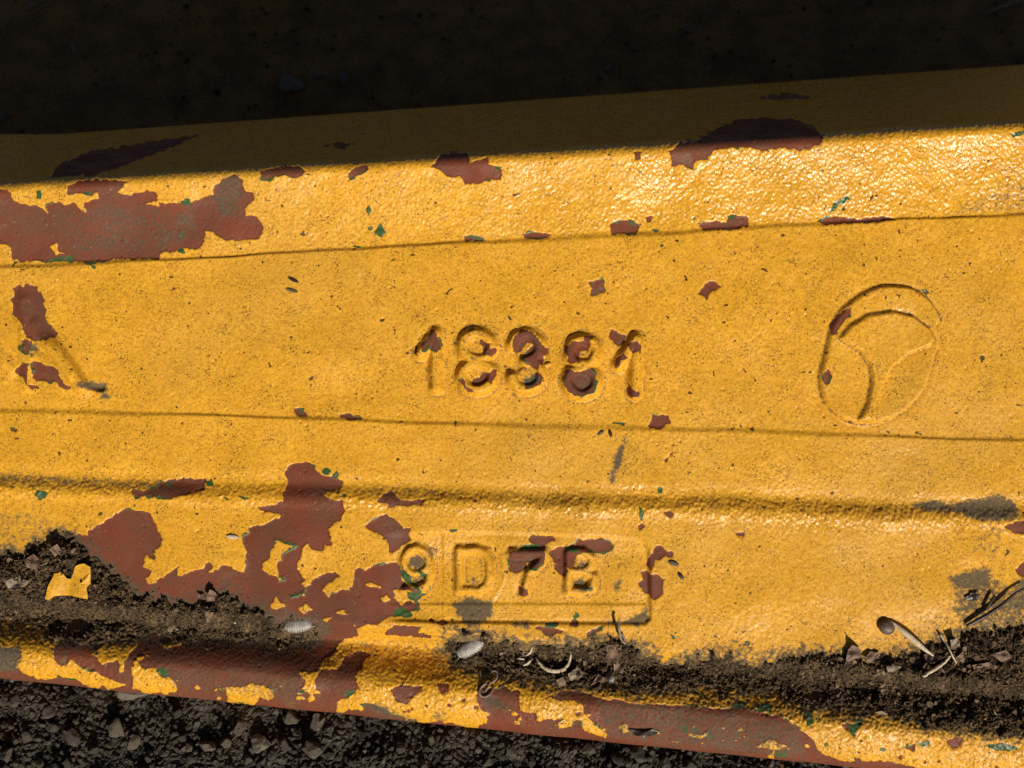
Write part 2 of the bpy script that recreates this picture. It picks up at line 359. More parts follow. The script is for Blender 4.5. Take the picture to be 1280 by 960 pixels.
RED2 = [   # bare spots inside the paint left on the lip
 [(488,862),(500,857),(527,858),(527,864),(516,872),(506,881),(495,877)],
 [(546,854),(560,854),(562,865),(551,869)], [(720,899),(727,901),(723,906),(717,904)],
 [(1135,935),(1143,930),(1145,936),(1140,940)], [(1183,925),(1205,920),(1200,934),(1190,938)], [(1052,905),(1078,903),(1070,915),(1058,913)],
 [(508,887),(516,884),(517,889),(511,890)],
]
GREEN = [
 [(257,601),(267,600),(267,607),(258,608)], [(278,621),(287,622),(284,625)], [(299,620),(311,622),(309,625),(301,623)], [(207,604),(214,601),(214,608),(207,612)],
 [(391,580),(395,582),(393,587)], [(402,590),(408,584),(415,588),(411,594),(405,594)], [(416,594),(421,588),(425,595),(420,599)], [(425,620),(433,616),(431,622)],
 [(508,739),(520,742),(534,743),(529,746),(519,754),(509,748)], [(491,765),(500,759),(517,769),(515,773),(492,772)],
 [(502,707),(511,718),(515,727),(522,733),(509,731),(501,723)], [(522,713),(534,718),(530,724),(524,719)], [(540,729),(535,735),(529,738),(537,737)],
 [(655,681),(674,681),(675,686),(650,689)], [(705,683),(726,685),(719,691),(707,688)], [(733,733),(743,734),(741,739),(735,738)], [(726,745),(741,743),(733,747)],
 [(715,771),(722,767),(725,772),(717,776)], [(680,778),(700,779),(696,784),(680,784)], [(745,785),(754,783),(752,789)],
 Z(0,200,3.765,(840,195),(890,183),(908,205),(870,220)), Z(0,200,3.765,(840,340),(865,335),(865,360),(845,360)), Z(0,200,3.765,(390,150),(435,148),(430,170),(405,170)),
 Z(0,200,3.765,(168,140),(195,135),(188,180),(168,182)), Z(0,200,3.765,(230,462),(340,450),(345,478),(230,480)), Z(0,200,3.765,(830,420),(865,415),(875,440),(840,438)),
 Z(300,180,3.765,(590,300),(610,290),(622,310),(605,332)), Z(300,180,3.765,(628,415),(660,372),(690,415),(665,443)), Z(300,180,3.765,(480,485),(540,476),(575,487)), Z(300,180,3.765,(1150,175),(1180,160),(1185,178)), Z(300,180,3.765,(1190,105),(1235,110),(1220,125)),
 Z(300,180,3.765,(1060,435),(1092,426),(1145,455),(1100,445)),
 Z(640,140,3.048,(375,430),(410,408),(430,412),(400,425)), Z(640,140,3.048,(440,410),(490,425),(465,440)), Z(640,140,3.048,(535,450),(570,452),(550,460)), Z(640,140,3.048,(820,395),(860,392),(830,410)), Z(640,140,3.048,(845,135),(885,132),(870,143)),
 Z(800,60,2.667,(630,545),(650,512),(690,490),(702,505),(665,520),(650,540)), Z(800,60,2.667,(1225,285),(1280,275),(1290,285),(1245,297)), Z(800,60,2.667,(40,605),(70,603),(60,615)),
 [(1228,932),(1253,929),(1276,935),(1262,940),(1240,937)], [(1148,928),(1160,926),(1164,930),(1152,934)], [(1060,908),(1076,896),(1078,903),(1066,920)], [(1005,890),(1015,886),(1017,905),(1008,908)],
 [(862,912),(873,909),(872,919),(866,918)], [(882,913),(890,917),(888,924),(882,921)], [(913,882),(928,875),(932,882),(920,888)], [(945,882),(963,878),(965,888),(948,890)], [(968,943),(983,938),(985,946),(972,947)],
 [(850,908),(858,908),(862,918),(856,918)], [(193,838),(203,834),(212,844),(207,848)], [(428,866),(440,862),(443,868),(433,874)], [(42,618),(48,612),(58,616),(57,624),(50,625)], [(370,865),(381,860),(380,867)],
 [(800,634),(805,640),(802,652),(798,645)], [(765,529),(782,528),(780,532)], [(568,764),(575,765),(573,769)], [(560,662),(572,660),(574,664),(562,665)],
 [(838,793),(845,797),(842,800)], [(928,800),(940,803),(935,808)], [(372,510),(380,510),(378,518)], [(655,475),(663,472),(672,470),(670,478),(660,483)], [(728,480),(733,476),(731,484)],
 Z(500,395,7.758,(640,150),(700,110),(735,130),(680,150)), Z(500,395,7.758,(610,320),(635,315),(630,345)), Z(500,395,7.758,(215,335),(245,320),(235,355)), Z(900,320,3.368,(530,255),(547,245),(545,262)),
]
GRIME = [  # (outline, strength)
 ([(60,262),(150,255),(245,262),(250,300),(180,320),(90,316)], 0.46), ([(262,245),(285,238),(300,250),(296,270),(275,272)], 0.62), ([(1190,740),(1225,715),(1262,735),(1300,700),(1300,790),(1200,795)], 0.62), ([(1225,640),(1262,660),(1240,700),(1215,690)], 0.40),
 ([(575,771),(567,756),(582,748),(614,754),(618,768),(609,774),(586,784)], 1.0),
 (Z(640,640,5.818,(800,805),(880,770),(960,730),(985,690),(1000,790),(900,830)), 0.95),
 (Z(640,640,5.818,(670,795),(800,790),(800,810),(680,812)), 0.8),
 (Z(640,640,5.818,(0,805),(140,800),(120,850),(0,830)), 0.8),
 (Z(640,640,5.818,(755,510),(790,512),(772,572),(748,570)), 0.9),
 (Z(400,360,2.667,(968,640),(985,560),(1018,503),(1003,580),(978,645)), 0.95),
 (Z(1100,580,5.333,(230,270),(360,240),(450,270),(600,245),(800,210),(900,260),(920,350),(800,380),(650,370),(500,320),(300,310)), 0.95),
 (Z(1100,580,5.333,(460,760),(560,720),(720,700),(750,800),(650,840),(500,830)), 0.9),
 (Z(1100,580,5.333,(480,940),(700,925),(800,900),(1000,760),(1100,900),(1100,1000),(460,990)), 0.75),
 (Z(1100,580,5.333,(700,600),(780,500),(800,590),(720,650)), 0.45),
 (Z(470,640,7.11,(300,420),(360,390),(430,420),(420,490),(360,510),(300,480)), 1.0),
 (Z(470,640,7.11,(320,590),(400,570),(420,620),(350,655)), 0.9),
 (Z(470,640,7.11,(800,590),(900,560),(920,670),(820,690)), 0.55),
 (Z(470,640,7.11,(440,340),(500,300),(540,340),(490,430)), 0.7),
 (Z(640,640,5.818,(455,380),(500,335),(560,350),(550,420),(490,440)), 0.6), (Z(640,640,5.818,(455,520),(500,495),(550,540),(540,580),(460,560)), 1.0),
 (Z(0,340,5.331,(530,745),(600,730),(690,745),(705,800),(650,795),(560,770)), 1.0), (Z(0,340,5.331,(660,825),(700,815),(720,832),(680,845)), 1.0), (Z(0,340,5.331,(205,545),(260,552),(210,562)), 1.0), (Z(0,340,5.331,(215,485),(240,480),(240,520),(210,520)), 1.0),
 (Z(0,200,3.765,(1010,110),(1060,70),(1130,80),(1140,170),(1100,240),(1040,200)), 0.6),
 ([(0,590),(60,592),(120,596),(200,600),(200,612),(120,610),(40,608),(-60,606),(-60,590)], 0.50),
 ([(440,610),(520,606),(560,616),(470,622)], 0.45),
 ([(0,640),(40,640),(90,660),(70,690),(-60,690),(-60,640)], 0.40),
 ([(830,832),(870,805),(920,800),(960,815),(940,840)], 0.52), ([(1000,800),(1080,800),(1160,780),(1200,720),(1215,800),(1100,835),(1000,830)], 0.36),
 ([(0,775),(80,780),(75,805),(30,800),(-60,795)], 0.55), ([(440,800),(520,796),(570,800),(570,830),(470,840)], 0.40), ([(600,835),(860,860),(1280,915),(1280,935),(860,885),(600,855)], 0.42),
 ([(-60,808),(25,808),(28,822),(20,840),(-60,835)], 0.85), ([(440,845),(470,846),(480,858),(450,855)], 0.3), ([(740,872),(900,886),(1000,905),(1010,950),(760,925)], 0.52), ([(180,815),(380,840),(380,880),(220,862)], 0.40), ([(-60,840),(300,880),(600,915),(1100,965),(1100,990),(600,940),(-60,870)], 0.52),
 ([(536,890),(556,888),(556,902),(540,900)], 0.6), ([(600,862),(630,880),(640,888),(606,886)], 0.65), ([(454,881),(480,882),(500,893),(520,900),(480,893)], 0.8), ([(275,840),(330,845),(345,855),(300,852)], 0.5),
 ([(150,700),(330,745),(400,770),(420,800),(260,760)], 0.28), ([(1200,255),(1290,215),(1290,265),(1190,268)], 0.42), ([(530,170),(560,235),(545,250)], 0.3),
 ([(625,465),(645,455),(650,470),(632,478)], 0.4), ([(652,474),(668,466),(675,476),(660,484)], 0.85), ([(565,412),(600,405),(620,420),(575,440)], 0.36), ([(586,432),(600,440),(596,452),(588,450)], 0.45),  # dark spots on the numerals, one at the top left of an eight
]

CHIP = np.full((NY, NX), -CL, np.float32)
for p in RED: add_poly(CHIP, p)
for p in YELLOW: cut_poly(CHIP, p)
for p in RED2: add_poly(CHIP, p)
for _ in range(75):                      # flecks of yellow still clinging to the lip
    cx = random.uniform(180, 1010); cy = 838 + 0.092 * cx + random.uniform(-12, 12); r = random.choice((1.0, 1.4, 2.0, 3.0))
    cut_poly(CHIP, [(cx + r * random.uniform(.6, 2.2) * math.cos(i), cy + r * random.uniform(.5, 1.1) * math.sin(i)) for i in (0, 1.2, 2.4, 3.7, 5)], 8)
for _ in range(45):                      # and bare nicks in the paint that is left on it
    cx = random.uniform(420, 1300); cy = 838 + 0.092 * cx + random.uniform(-20, 16); r = random.choice((1.0, 1.4, 2.0, 2.8))
    add_poly(CHIP, [(cx + r * random.uniform(.6, 2.0) * math.cos(i), cy + r * random.uniform(.5, 1.2) * math.sin(i)) for i in (0, 1.2, 2.4, 3.7, 5)], 8)
# scattered tiny chips of the coat
for _ in range(70):
    cx, cy = random.uniform(-450, 1720), random.uniform(190, 800)
    r = random.choice((0.8, 1.0, 1.2, 1.6, 2.2))
    a0 = random.random() * 6
    add_poly(CHIP, [(cx + r * random.uniform(.6, 1.5) * math.cos(a0 + i), cy + r * random.uniform(.5, 1.2) * math.sin(a0 + i)) for i in (0, 1.2, 2.4, 3.7, 5)], 8)
rag = 0.35 * band_noise(6, .45, seed=1) + 0.7 * band_noise(15, .5, seed=2)
CHIP += np.where(np.abs(CHIP) < 13, rag * 0.95, 0)
GREENF = np.full((NY, NX), -CL, np.float32)
for p in GREEN: add_poly(GREENF, p)
GREENF += rag * 0.7
GRIME_DARKF = (0.34 * (1 - ss(-30, -4, GY - (231 - 0.0594 * GX))) * ss(-0.6, 1.2, band_noise(70, .6, ax=.4, seed=60))).astype(np.float32)   # dull film on the back flange
for p, a in GRIME:
    w = window(p, 14)
    GRIME_DARKF[w] = np.maximum(GRIME_DARKF[w], a * ss(-10, 7, poly_sdf(p, GX[:, w[1]], GY[w[0]])))

# ------------------------------------------------------------------ relief: numerals, panel, emblem (heights in units)
def ell(cx, cy, rx, ry, a0, a1, n=22):
    return [(cx + rx * math.cos(math.radians(a0 + (a1 - a0) * i / n)), cy + ry * math.sin(math.radians(a0 + (a1 - a0) * i / n))) for i in range(n + 1)]
GLYPHS = [   # name, label, strokes, stroke half width, height
 ('raised_digit', 'raised numeral 1, first of the row, flag chipped to red', [[(545,418),(545,484)], [(545,418),(526,442)]], 9.3, 8.5),
 ('raised_digit', 'raised numeral 8 with small red chips, second of the row', [ell(596,433,18,16,0,360), ell(596,470,19,16.5,0,360)], 9.0, 8.5),
 ('raised_digit', 'raised numeral 3 with bare red top, middle of the row', [ell(657,434,17,16,-165,90), ell(658,468,18.5,18,-90,170)], 9.0, 8.5),
 ('raised_digit', 'raised numeral 8 with bare red lower bowl', [ell(729,440,16.5,15.5,0,360), ell(727,477,18,16,0,360)], 9.0, 8.5),
 ('raised_digit', 'raised numeral 1, last of the row, red chip at its foot', [[(795,424),(793,492)], [(795,424),(773,456)]], 9.0, 8.5),
 ('raised_character', 'raised numeral 9 in the recessed panel, red and green chips', [ell(520,702,15.5,15.5,0,360), [(536,702),(538,718),(533,731),(522,738),(507,737)]], 6.5, 6.0),
 ('raised_character', 'raised letter D in the recessed panel', [[(574,689),(574,737),(598,738),(608,732),(612,720),(611,702),(606,692),(597,688),(574,689)]], 7.0, 6.5),
 ('raised_character', 'raised numeral 7 with chipped red bar', [[(641,692),(680,692),(676,703),(662,717),(656,742)]], 7.0, 6.5),
 ('raised_character', 'raised letter B with red chips on its left', [[(711,690),(711,739)], [(711,690),(730,690),(740,697),(739,708),(730,714),(711,714)], [(730,714),(742,721),(742,733),(733,739),(711,739)]], 6.4, 6.5),
]
RELIEF = np.zeros((NY, NX), np.float32)
PARTMAP = np.zeros((NY, NX), np.int16)          # 0 = whatever section it lies in
glyph_ids = []
# recessed panel behind 9D7B
BOX = [(470,668),(552,666),(640,667),(760,671),(796,674),(807,680),(811,690),(812,720),(813,760),(813,774),(806,780),(770,780),(640,779),(500,776),(470,775)]
w = window(BOX, 20)
gx, gy = GX[:, w[1]], GY[w[0]]
bs = poly_sdf(BOX, gx, gy)
left_fade = ss(476, 505, gx)
RELIEF[w] -= 5.4 * ss(-2.8, 3.0, bs) * left_fade * (0.42 + 0.58 * ss(672, 700, gy))
RELIEF[w] += 1.6 * ss(-1, 2, gy - 755.5) * ss(0, 5, bs) * left_fade                      # foot strip of the panel
RELIEF[w] += -1.3 * (1 - ss(552, 554.5, gx)) * ss(2, 6, bs) * left_fade                 # tile joint beside the 9
RELIEF[w] += 0.9 * np.exp(-((stroke_dist([(612,676),(628,694),(629,730),(616,750)], gx, gy)) / 2.5) ** 2)
PARTMAP[w][(bs > 0) & (gx > 478)] = 20
# emblem
EMB = Z(1010,340,4.8,(500,90),(620,105),(720,175),(780,280),(782,380),(750,500),(700,670),(620,780),(500,865),(370,900),(260,895),(170,845),(100,760),(75,640),(95,540),(130,390),(150,310),(230,210),(340,130),(430,95))
MUSH = Z(1010,340,4.8,(185,400),(240,330),(350,265),(490,240),(620,270),(710,340),(740,400),(725,435),(600,485),(500,560),(440,660),(400,780),(385,890),(300,885),(350,790),(378,660),(365,560),(310,480),(240,435))
def rounded(p, n=6):                     # Catmull-Rom through a closed outline
    q = []
    for i in range(len(p)):
        a, b, c, e = (np.array(p[(i + k) % len(p)]) for k in (-1, 0, 1, 2))
        for t in np.arange(n) / n: q.append(tuple(.5 * (2*b + (c-a)*t + (2*a-5*b+4*c-e)*t*t + (3*b-a-3*c+e)*t**3)))
    return q
EMB = rounded(EMB, 5)
w = window(EMB, 16)
gx, gy = GX[:, w[1]], GY[w[0]]
nar = 1 - 0.62 * ss(1075, 1140, gx)
es = poly_sdf(EMB, gx, gy); ms = poly_sdf(MUSH, gx, gy)
RELIEF[w] += 6.4 * ss(-6.5 * nar, 3.5 * nar, es) - 0.7 * np.exp(-((es + 3.5) / 2.2) ** 2)
RELIEF[w] += (5.6 * ss(-5.5 * nar, 3.5 * nar, ms) - 0.6 * np.exp(-((ms + 2.8) / 2.0) ** 2)) * ss(-2, 2, es)
RELIEF[w] -= 3.0 * ss(0, 40, es) * ss(1050, 1170, gx) * 1.2          # dished: it dies into the plate on the right
GRIME_DARKF[w] = np.maximum(GRIME_DARKF[w], 0.55 * np.exp(-((es + 3.0) / 2.2) ** 2))      # thin dark lines just outside both outlines
GRIME_DARKF[w] = np.maximum(GRIME_DARKF[w], 0.55 * np.exp(-((ms + 2.5) / 2.0) ** 2) * (es > 0))
PARTMAP[w][es > -1.5] = 30
PARTMAP[w][(ms > -0.5) & (es > 0)] = 31
for i, (nm, lb, strokes, hw, H) in enumerate(GLYPHS):
    allp = [q for s_ in strokes for q in s_]
    w = window(allp, 24)
    gx, gy = GX[:, w[1]], GY[w[0]]
    d = np.minimum.reduce([stroke_dist(s_, gx, gy) for s_ in strokes])
    wob = band_noise(22, .5, seed=50)[w] * 0.35
    hgt = 1.14 * H * (1 - ss(hw * 0.24, hw * 1.24, d + wob)) - 0.35 * np.exp(-((d - hw * 1.38) / 2.2) ** 2)
    for s_ in strokes:                       # counters of the bowls are shallow dishes
        if len(s_) >= 5 and math.dist(s_[0], s_[-1]) < 30:
            hgt = np.maximum(hgt, 0.52 * H * ss(-1, 5, poly_sdf(s_, gx, gy)))
    GRIME_DARKF[w] = np.maximum(GRIME_DARKF[w], 0.50 * np.exp(-((d - hw * 1.32) / 2.0) ** 2))     # thin dark line round the foot of the character
    RELIEF[w] += hgt
    PARTMAP[w][d < hw * 1.15] = 1 + i
# smooth weld bead at the left
WELD = [[(28,375),(34,420),(34,482)], [(40,405),(66,438),(104,487)], [(34,440),(60,455),(84,478)], [(0,448),(14,462)]]
w = window([q for s_ in WELD for q in s_], 26)
gx, gy = GX[:, w[1]], GY[w[0]]
d = np.minimum.reduce([stroke_dist(s_, gx, gy) for s_ in WELD])
weld_m = 1 - ss(4, 15, d)
RELIEF[w] += 3.0 * (1 - ss(0.5, 14, d)) + 6.5 * (1 - ss(4, 13, stroke_dist([(56,416),(68,434),(102,482)], gx, gy))) * ss(412, 436, gy) + 0.15 * weld_m * band_noise(16, .4, seed=51)[w]
for (bx_, by_, br) in ((27,414,4.5),(14,448,4.0),(38,425,4.5),(30,434,3.5),(6,476,5)):
    RELIEF[w] += 1.3 * np.clip(1 - ((gx - bx_) ** 2 + (gy - by_) ** 2) / br ** 2, 0, 1)
RELIEF[w] -= 6.0 * np.clip(1 - (((gx - 124) / 12) ** 2 + ((gy - 484) / 6) ** 2), 0, 1)      # cavity at its end
PARTMAP[w][(d < 12) & (gx < 112)] = 32

# grain of the sand casting under its coats
zone = 0.26 + 0.0 * GX + 0.0 * GY
y_l1 = 335 - 0.0547 * GX; y_l3 = 602 + 0.033 * GX
zone = zone + 0.32 * (1 - ss(-14, 4, GY - y_l1))                       # rim is coarser
zone = zone + 1.0 * np.exp(-((GY - y_l3 - 4) / 15) ** 2)               # and the groove
zone = zone + 0.9 * ss(0, 30, GY - (745 + 0.085 * GX))                 # and the gutter
GLOSS = np.clip((1 - ss(-14, 4, GY - y_l1)) * (0.25 + 0.65 * ss(420, 950, GX)) + 0.8 * np.exp(-((GY - y_l3 - 4) / 24) ** 2) + 0.55 * ss(700, 1000, GX) * (1 - ss(380, 460, GY)) + 0.5 * ss(0, 30, GY - (760 + 0.085 * GX)) + 0.22 * band_noise(120, .6, seed=9) + 0 * GX, 0, 1)
zone = zone * (1 - 0.6 * ss(0, 4, CHIP))
zone = zone * (0.85 + 0.35 * ss(300, 1000, GX))
zone[window([(-10,360),(120,500)], 6)] *= 0.45
GRAIN = zone * (0.30 * band_noise(5.5, .42, seed=3) + 0.24 * band_noise(10, .45, seed=4) + 0.30 * band_noise(30, .5, seed=5))
WAVE = 0.9 * band_noise(120, .5, seed=6)
PAINT = -1.2 * ss(-1.2, 1.2, CHIP) + 0.22 * np.exp(-((CHIP + 1.8) / 1.4) ** 2) * (band_noise(40, .5, seed=7) > 0.3)
PITS = -1.5 * ss(2.35, 3.2, band_noise(9, .4, seed=8))
DETAIL = RELIEF + GRAIN + WAVE + PAINT + PITS

def sample(F, x, y):
    fx = np.clip(x - X0, 0, NX - 1.001); fy = np.clip(y - Y0, 0, NY - 1.001)
    ix = fx.astype(np.int32); iy = fy.astype(np.int32)
    tx = (fx - ix).astype(np.float32); ty = (fy - iy).astype(np.float32)
    return (F[iy, ix] * (1 - tx) + F[iy, ix + 1] * tx) * (1 - ty) + (F[iy + 1, ix] * (1 - tx) + F[iy + 1, ix + 1] * tx) * ty

DIRT = [
 [(-520,668),(-300,690),(-60,690),(0,688),(12,690),(28,700),(38,682),(60,676),(75,669),(90,672),(110,690),(135,712),(170,742),(200,748),(215,755),(240,755),(262,745),(285,742),(300,755),(325,765),(345,778),(360,775),(395,780),(402,793),(385,805),(350,808),(310,800),(260,802),(215,797),(190,795),(150,800),(110,805),(70,800),(40,778),(0,778),(-60,770),(-520,740)],
 [(555,812),(560,798),(575,790),(600,795),(640,803),(665,808),(690,806),(740,805),(760,800),(790,805),(815,820),(830,832),(870,822),(910,820),(940,832),(985,820),(1010,817),(1060,818),(1080,825),(1110,822),(1150,815),(1165,803),(1190,800),(1205,790),(1222,785),(1240,792),(1262,782),(1340,778),(1800,810),(1800,990),(1340,925),(1280,918),(1200,912),(1160,905),(1120,890),(1060,885),(1000,882),(975,864),(940,864),(870,860),(800,864),(770,852),(720,860),(680,852),(640,844),(600,837),(570,832)],
]
SD = np.full((NY, NX), -CL * 2, np.float32)
for p in DIRT:
    w = window(p, 20); SD[w] = np.maximum(SD[w], np.clip(poly_sdf(p, GX[:, w[1]], GY[w[0]]), -28, 28))
SD = SD + 3.0 * band_noise(22, .5, seed=20) + 1.8 * band_noise(8, .5, seed=21)
film = 0.74 * ss(-24, 1, SD)
crumb = 1.0 * np.abs(band_noise(7, .45, seed=22)) + 1.9 * np.abs(band_noise(16, .5, seed=23)) + 1.6 * band_noise(40, .5, seed=24) + 0.5 * band_noise(4, .4, seed=25)
THICK = np.where(SD > 0, 8.5 * (1 - np.exp(-np.maximum(SD, 0) / 19)) + crumb * ss(0, 22, SD), SD * 0.8)
hol = 0
for (hx, hy, rx, ry, dp) in ((92,781,30,11,11),(150,775,14,8,6),(700,830,11,9,9),(660,812,14,6,6),(1170,823,17,10,9),(1215,825,18,9,9),(1020,868,18,6,7),(582,800,16,8,5),(1145,830,12,8,6)):
    THICK -= dp * np.clip(1 - (((GX - hx) / rx) ** 2 + ((GY - hy) / ry) ** 2), 0, 1) ** .7
for (hx, hy, rx, ry, dp) in ((25,712,34,16,9),(75,684,22,10,7),(1240,800,40,22,1),(775,825,26,14,5),(1185,845,50,18,5),(215,770,40,12,3)):
    THICK += dp * np.clip(1 - (((GX - hx) / rx) ** 2 + ((GY - hy) / ry) ** 2), 0, 1)
GRIME_DARKF = np.maximum(GRIME_DARKF, film)          # dust film round the soil

# ------------------------------------------------------------------ section of the casting (beam ruler: bx along it, by down the face, w out of it)
WC = 26.0                                     # height of the rim's crest
PHI = math.radians(66)                        # the back flange turns away by this much
def line(pa, pb, w):                          # a straight edge seen at two measured points, standing w proud
    k = (D - w) / D
    ax, ay, bx, by = (pa[0] - 640) * k, (pa[1] - 480) * k, (pb[0] - 640) * k, (pb[1] - 480) * k
    m = (by - ay) / (bx - ax)
    return (ay - m * ax, m)
def at(L, bx): return L[0] + L[1] * bx
L_C = line((0, 231), (1280, 155), WC - 4)
L_1 = line((0, 335), (1280, 267), 1)
L_2 = line((0, 512), (1280, 550), 4)
L_3 = line((0, 603), (1280, 641), 8)
L_B = line((0, 762), (1280, 871), -20)
L_P = (L_B[0] - 30, L_B[1])
L_K = line((0, 815), (1280, 930), 12)
L_E = line((0, 851), (1280, 985), -8)
def flange_end(x, yt):
    A = 480 - yt; yc = 231 - 0.0594 * x
    Yc = (480 - yc) * (D - WC) / D
    Ln = (A * (D - WC) - Yc * D) / (D * math.cos(PHI) - A * math.sin(PHI))
    w_ = WC - Ln * math.sin(PHI); Y_ = Yc + Ln * math.cos(PHI)
    return ((x - 640) * (D - w_) / D, -Y_)
fa, fb = flange_end(80, 165), flange_end(1280, 85)
_m = (fb[1] - fa[1]) / (fb[0] - fa[0])
L_F = (fa[1] - _m * fa[0], _m)

def profile(bx, by):
    yc, y1, y2, y3 = at(L_C, bx), at(L_1, bx), at(L_2, bx), at(L_3, bx)
    yb, yk, ye = at(L_B, bx), at(L_K, bx), at(L_E, bx)
    wav = 0.9 * np.sin(bx / 83.0) + 0.6 * np.sin(bx / 31.0 + 1.3) + 0.35 * np.sin(bx / 12.7 + 4)
    y1 = y1 + wav; y2 = y2 + 0.9 * np.sin(bx / 97.0 + 2) + 0.5 * np.sin(bx / 27.0); y3 = y3 + 1.2 * np.sin(bx / 71.0 + 1) + 0.7 * np.sin(bx / 23.0)
    sv = 1 + 0.45 * np.sin(bx / 140.0 + 0.5) + 0.25 * np.sin(bx / 47.0)
    r = np.clip((y1 - by) / (y1 - yc), 0, 1.6)
    w = WC * r ** 1.35
    w = w + 3.6 * ss(-2.6 * sv - 1.0, 2.4 * sv + 0.6, by - y1)
    w = w + 2.8 * ss(-2.6 * sv - 1.0, 2.6 * sv + 0.8, by - y2)
    d = by - y3
    w = w - 1.0 * np.exp(-((d + 13) / 7) ** 2) + 7.5 * ss(-9, 9, d) + 1.2 * np.exp(-((d - 13) / 6) ** 2)
    w = w - 33 * ss(0, 1, (by - (yb - 30)) / 34) + 35 * ss(0, 1, (by - yb) / (yk - yb))
    q = np.clip((by - yk) / (ye - yk), 0, 1)
    w = w - 38 * (1 - np.sqrt(np.maximum(1 - q * q, 0)))
    wf = WC + (by - yc) * math.tan(PHI)
    k = 30.0
    h = np.clip(k - np.abs(w - wf), 0, k) / k
    wm = np.minimum(w, wf) - h * h * k * 0.25
    return np.where(by < y1 - 4, wm, w)

def seen(bx, by, w):                          # where a point of the casting stands in the measured outlines
    k = D / (D - w)
    return 640 + bx * k, 480 + by * k
def surf(px, py, extra=None):                 # casting point under a measured point
    bx, by = px - 640.0, py - 480.0
    for _ in range(8):
        w = float(profile(np.float64(bx), np.float64(by)))
        bx, by = (px - 640) * (D - w) / D, (py - 480) * (D - w) / D
    w += float(sample(DETAIL, np.float32(px), np.float32(py)))
    if extra is not None: w += max(0.0, float(sample(extra, np.float32(px), np.float32(py))))
    return np.array([bx, by, w])
def local(bx, by, w): return np.stack([bx * S, -by * S, w * S], -1)
RN = np.array(R3)
def to_world(b): 
    b = np.asarray(b, float)
    return local(b[..., 0], b[..., 1], b[..., 2]) @ RN.T

# ------------------------------------------------------------------ mesh helpers
def grid_mesh(name, P, quads, attrs=None, normals=None, smooth=True):
    idx, inv = np.unique(quads, return_inverse=True)
    q = inv.reshape(quads.shape).astype(np.int32)
    me = bpy.data.meshes.new(name)
    me.vertices.add(len(idx)); me.vertices.foreach_set('co', np.ascontiguousarray(P[idx], np.float32).ravel())
    n, k = q.shape
    me.loops.add(n * k); me.loops.foreach_set('vertex_index', q.ravel())
    me.polygons.add(n); me.polygons.foreach_set('loop_start', np.arange(0, n * k, k, dtype=np.int32))
    me.polygons.foreach_set('use_smooth', np.full(n, smooth))
    me.update(calc_edges=True)
    for an, v in (attrs or {}).items():
        a = me.attributes.new(an, 'FLOAT', 'POINT')
        a.data.foreach_set('value', np.ascontiguousarray(v[idx], np.float32))
    if normals is not None:
        me.normals_split_custom_set_from_vertices(normals[idx].astype(np.float32).tolist())
    return me
def link(name, me, mat, parent=None):
    o = bpy.data.objects.new(name, me); COL.objects.link(o)
    me.materials.append(mat)
    if parent is not None: o.parent = parent
    return o
def tag(o, label, cat=None, group=None, kind=None):
    o['label'] = label
    if cat: o['category'] = cat
    if group: o['group'] = group
    if kind: o['kind'] = kind
    return o
def structured(cols, rows):
    i = np.arange(rows - 1)[:, None] * cols + np.arange(cols - 1)[None, :]
    return np.stack([i, i + cols, i + cols + 1, i + 1], -1)        # (rows-1, cols-1, 4)

# ------------------------------------------------------------------ ground
gme = bpy.data.meshes.new('ground')
NG = 90
gl = np.sign(np.linspace(-1, 1, NG)) * np.abs(np.linspace(-1, 1, NG)) ** 2.2 * 2.2
gxx, gyy = np.meshgrid(gl, gl)
gz = GROUND + (0.0015 * np.sin(gxx * 61 + 1) * np.cos(gyy * 47) + 0.002 * np.sin(gxx * 23 + 2 * np.sin(gyy * 31))) * (gyy > 0.03)
gp = np.stack([gxx, gyy, gz], -1).reshape(-1, 3)
gme = grid_mesh('ground', gp, structured(NG, NG).reshape(-1, 4)[:, [0, 3, 2, 1]])
ground = link('ground', gme, M_GROUND); ground['kind'] = 'structure'; ground['label'] = 'dark cinder ground under and behind the casting'

# ------------------------------------------------------------------ the casting
bxs = np.concatenate([np.arange(-1100, -690, 5.0), np.arange(-690, 690, 1.28), np.arange(690, 1101, 5.0)])
NC = len(bxs)
def sect(La, Lb, n, kind='lin', last=False):
    f = np.linspace(0, 1, n + 1)
    if kind == 'sin': f = np.sin(f * math.pi / 2)
    if kind == 'end': f = 1 - (1 - f) ** 1.6
    if not last: f = f[:-1]
    a, b = at(La, bxs)[None, :], at(Lb, bxs)[None, :]
    return a + (b - a) * f[:, None]
secs = [('back_flange', L_F, L_C, 80, 'end'), ('upper_rim', L_C, L_1, 88, 'lin'), ('face_plate', L_1, L_2, 186, 'lin'), ('middle_band', L_2, L_3, 74, 'lin'),
        ('lower_panel', L_3, L_P, 120, 'lin'), ('gutter', L_P, L_B, 30, 'lin'), ('lip_inner', L_B, L_K, 48, 'lin'), ('lip_outer', L_K, L_E, 52, 'sin')]
BY = []; rowpart = []
for i, (nm, a, b, n, kd) in enumerate(secs):
    blk = sect(a, b, n, kd, i == len(secs) - 1)
    BY.append(blk); rowpart += [i] * len(blk)
BY = np.concatenate(BY); NR = len(BY)
BX = np.broadcast_to(bxs[None, :], BY.shape)
# the far left end of the flange swells
W0 = profile(BX, BY)
W0 = W0 + (20 * ss(-545, -660, BX) * ss(0.35, 1.0, (at(L_C, BX) - BY) / (at(L_C, BX) - at(L_F, BX))) if False else 0)
TX, TY = seen(BX, BY, W0)
fade = 1 - 0.8 * ss(0, 1, (at(L_C, BX) - 6 - BY) / 30)
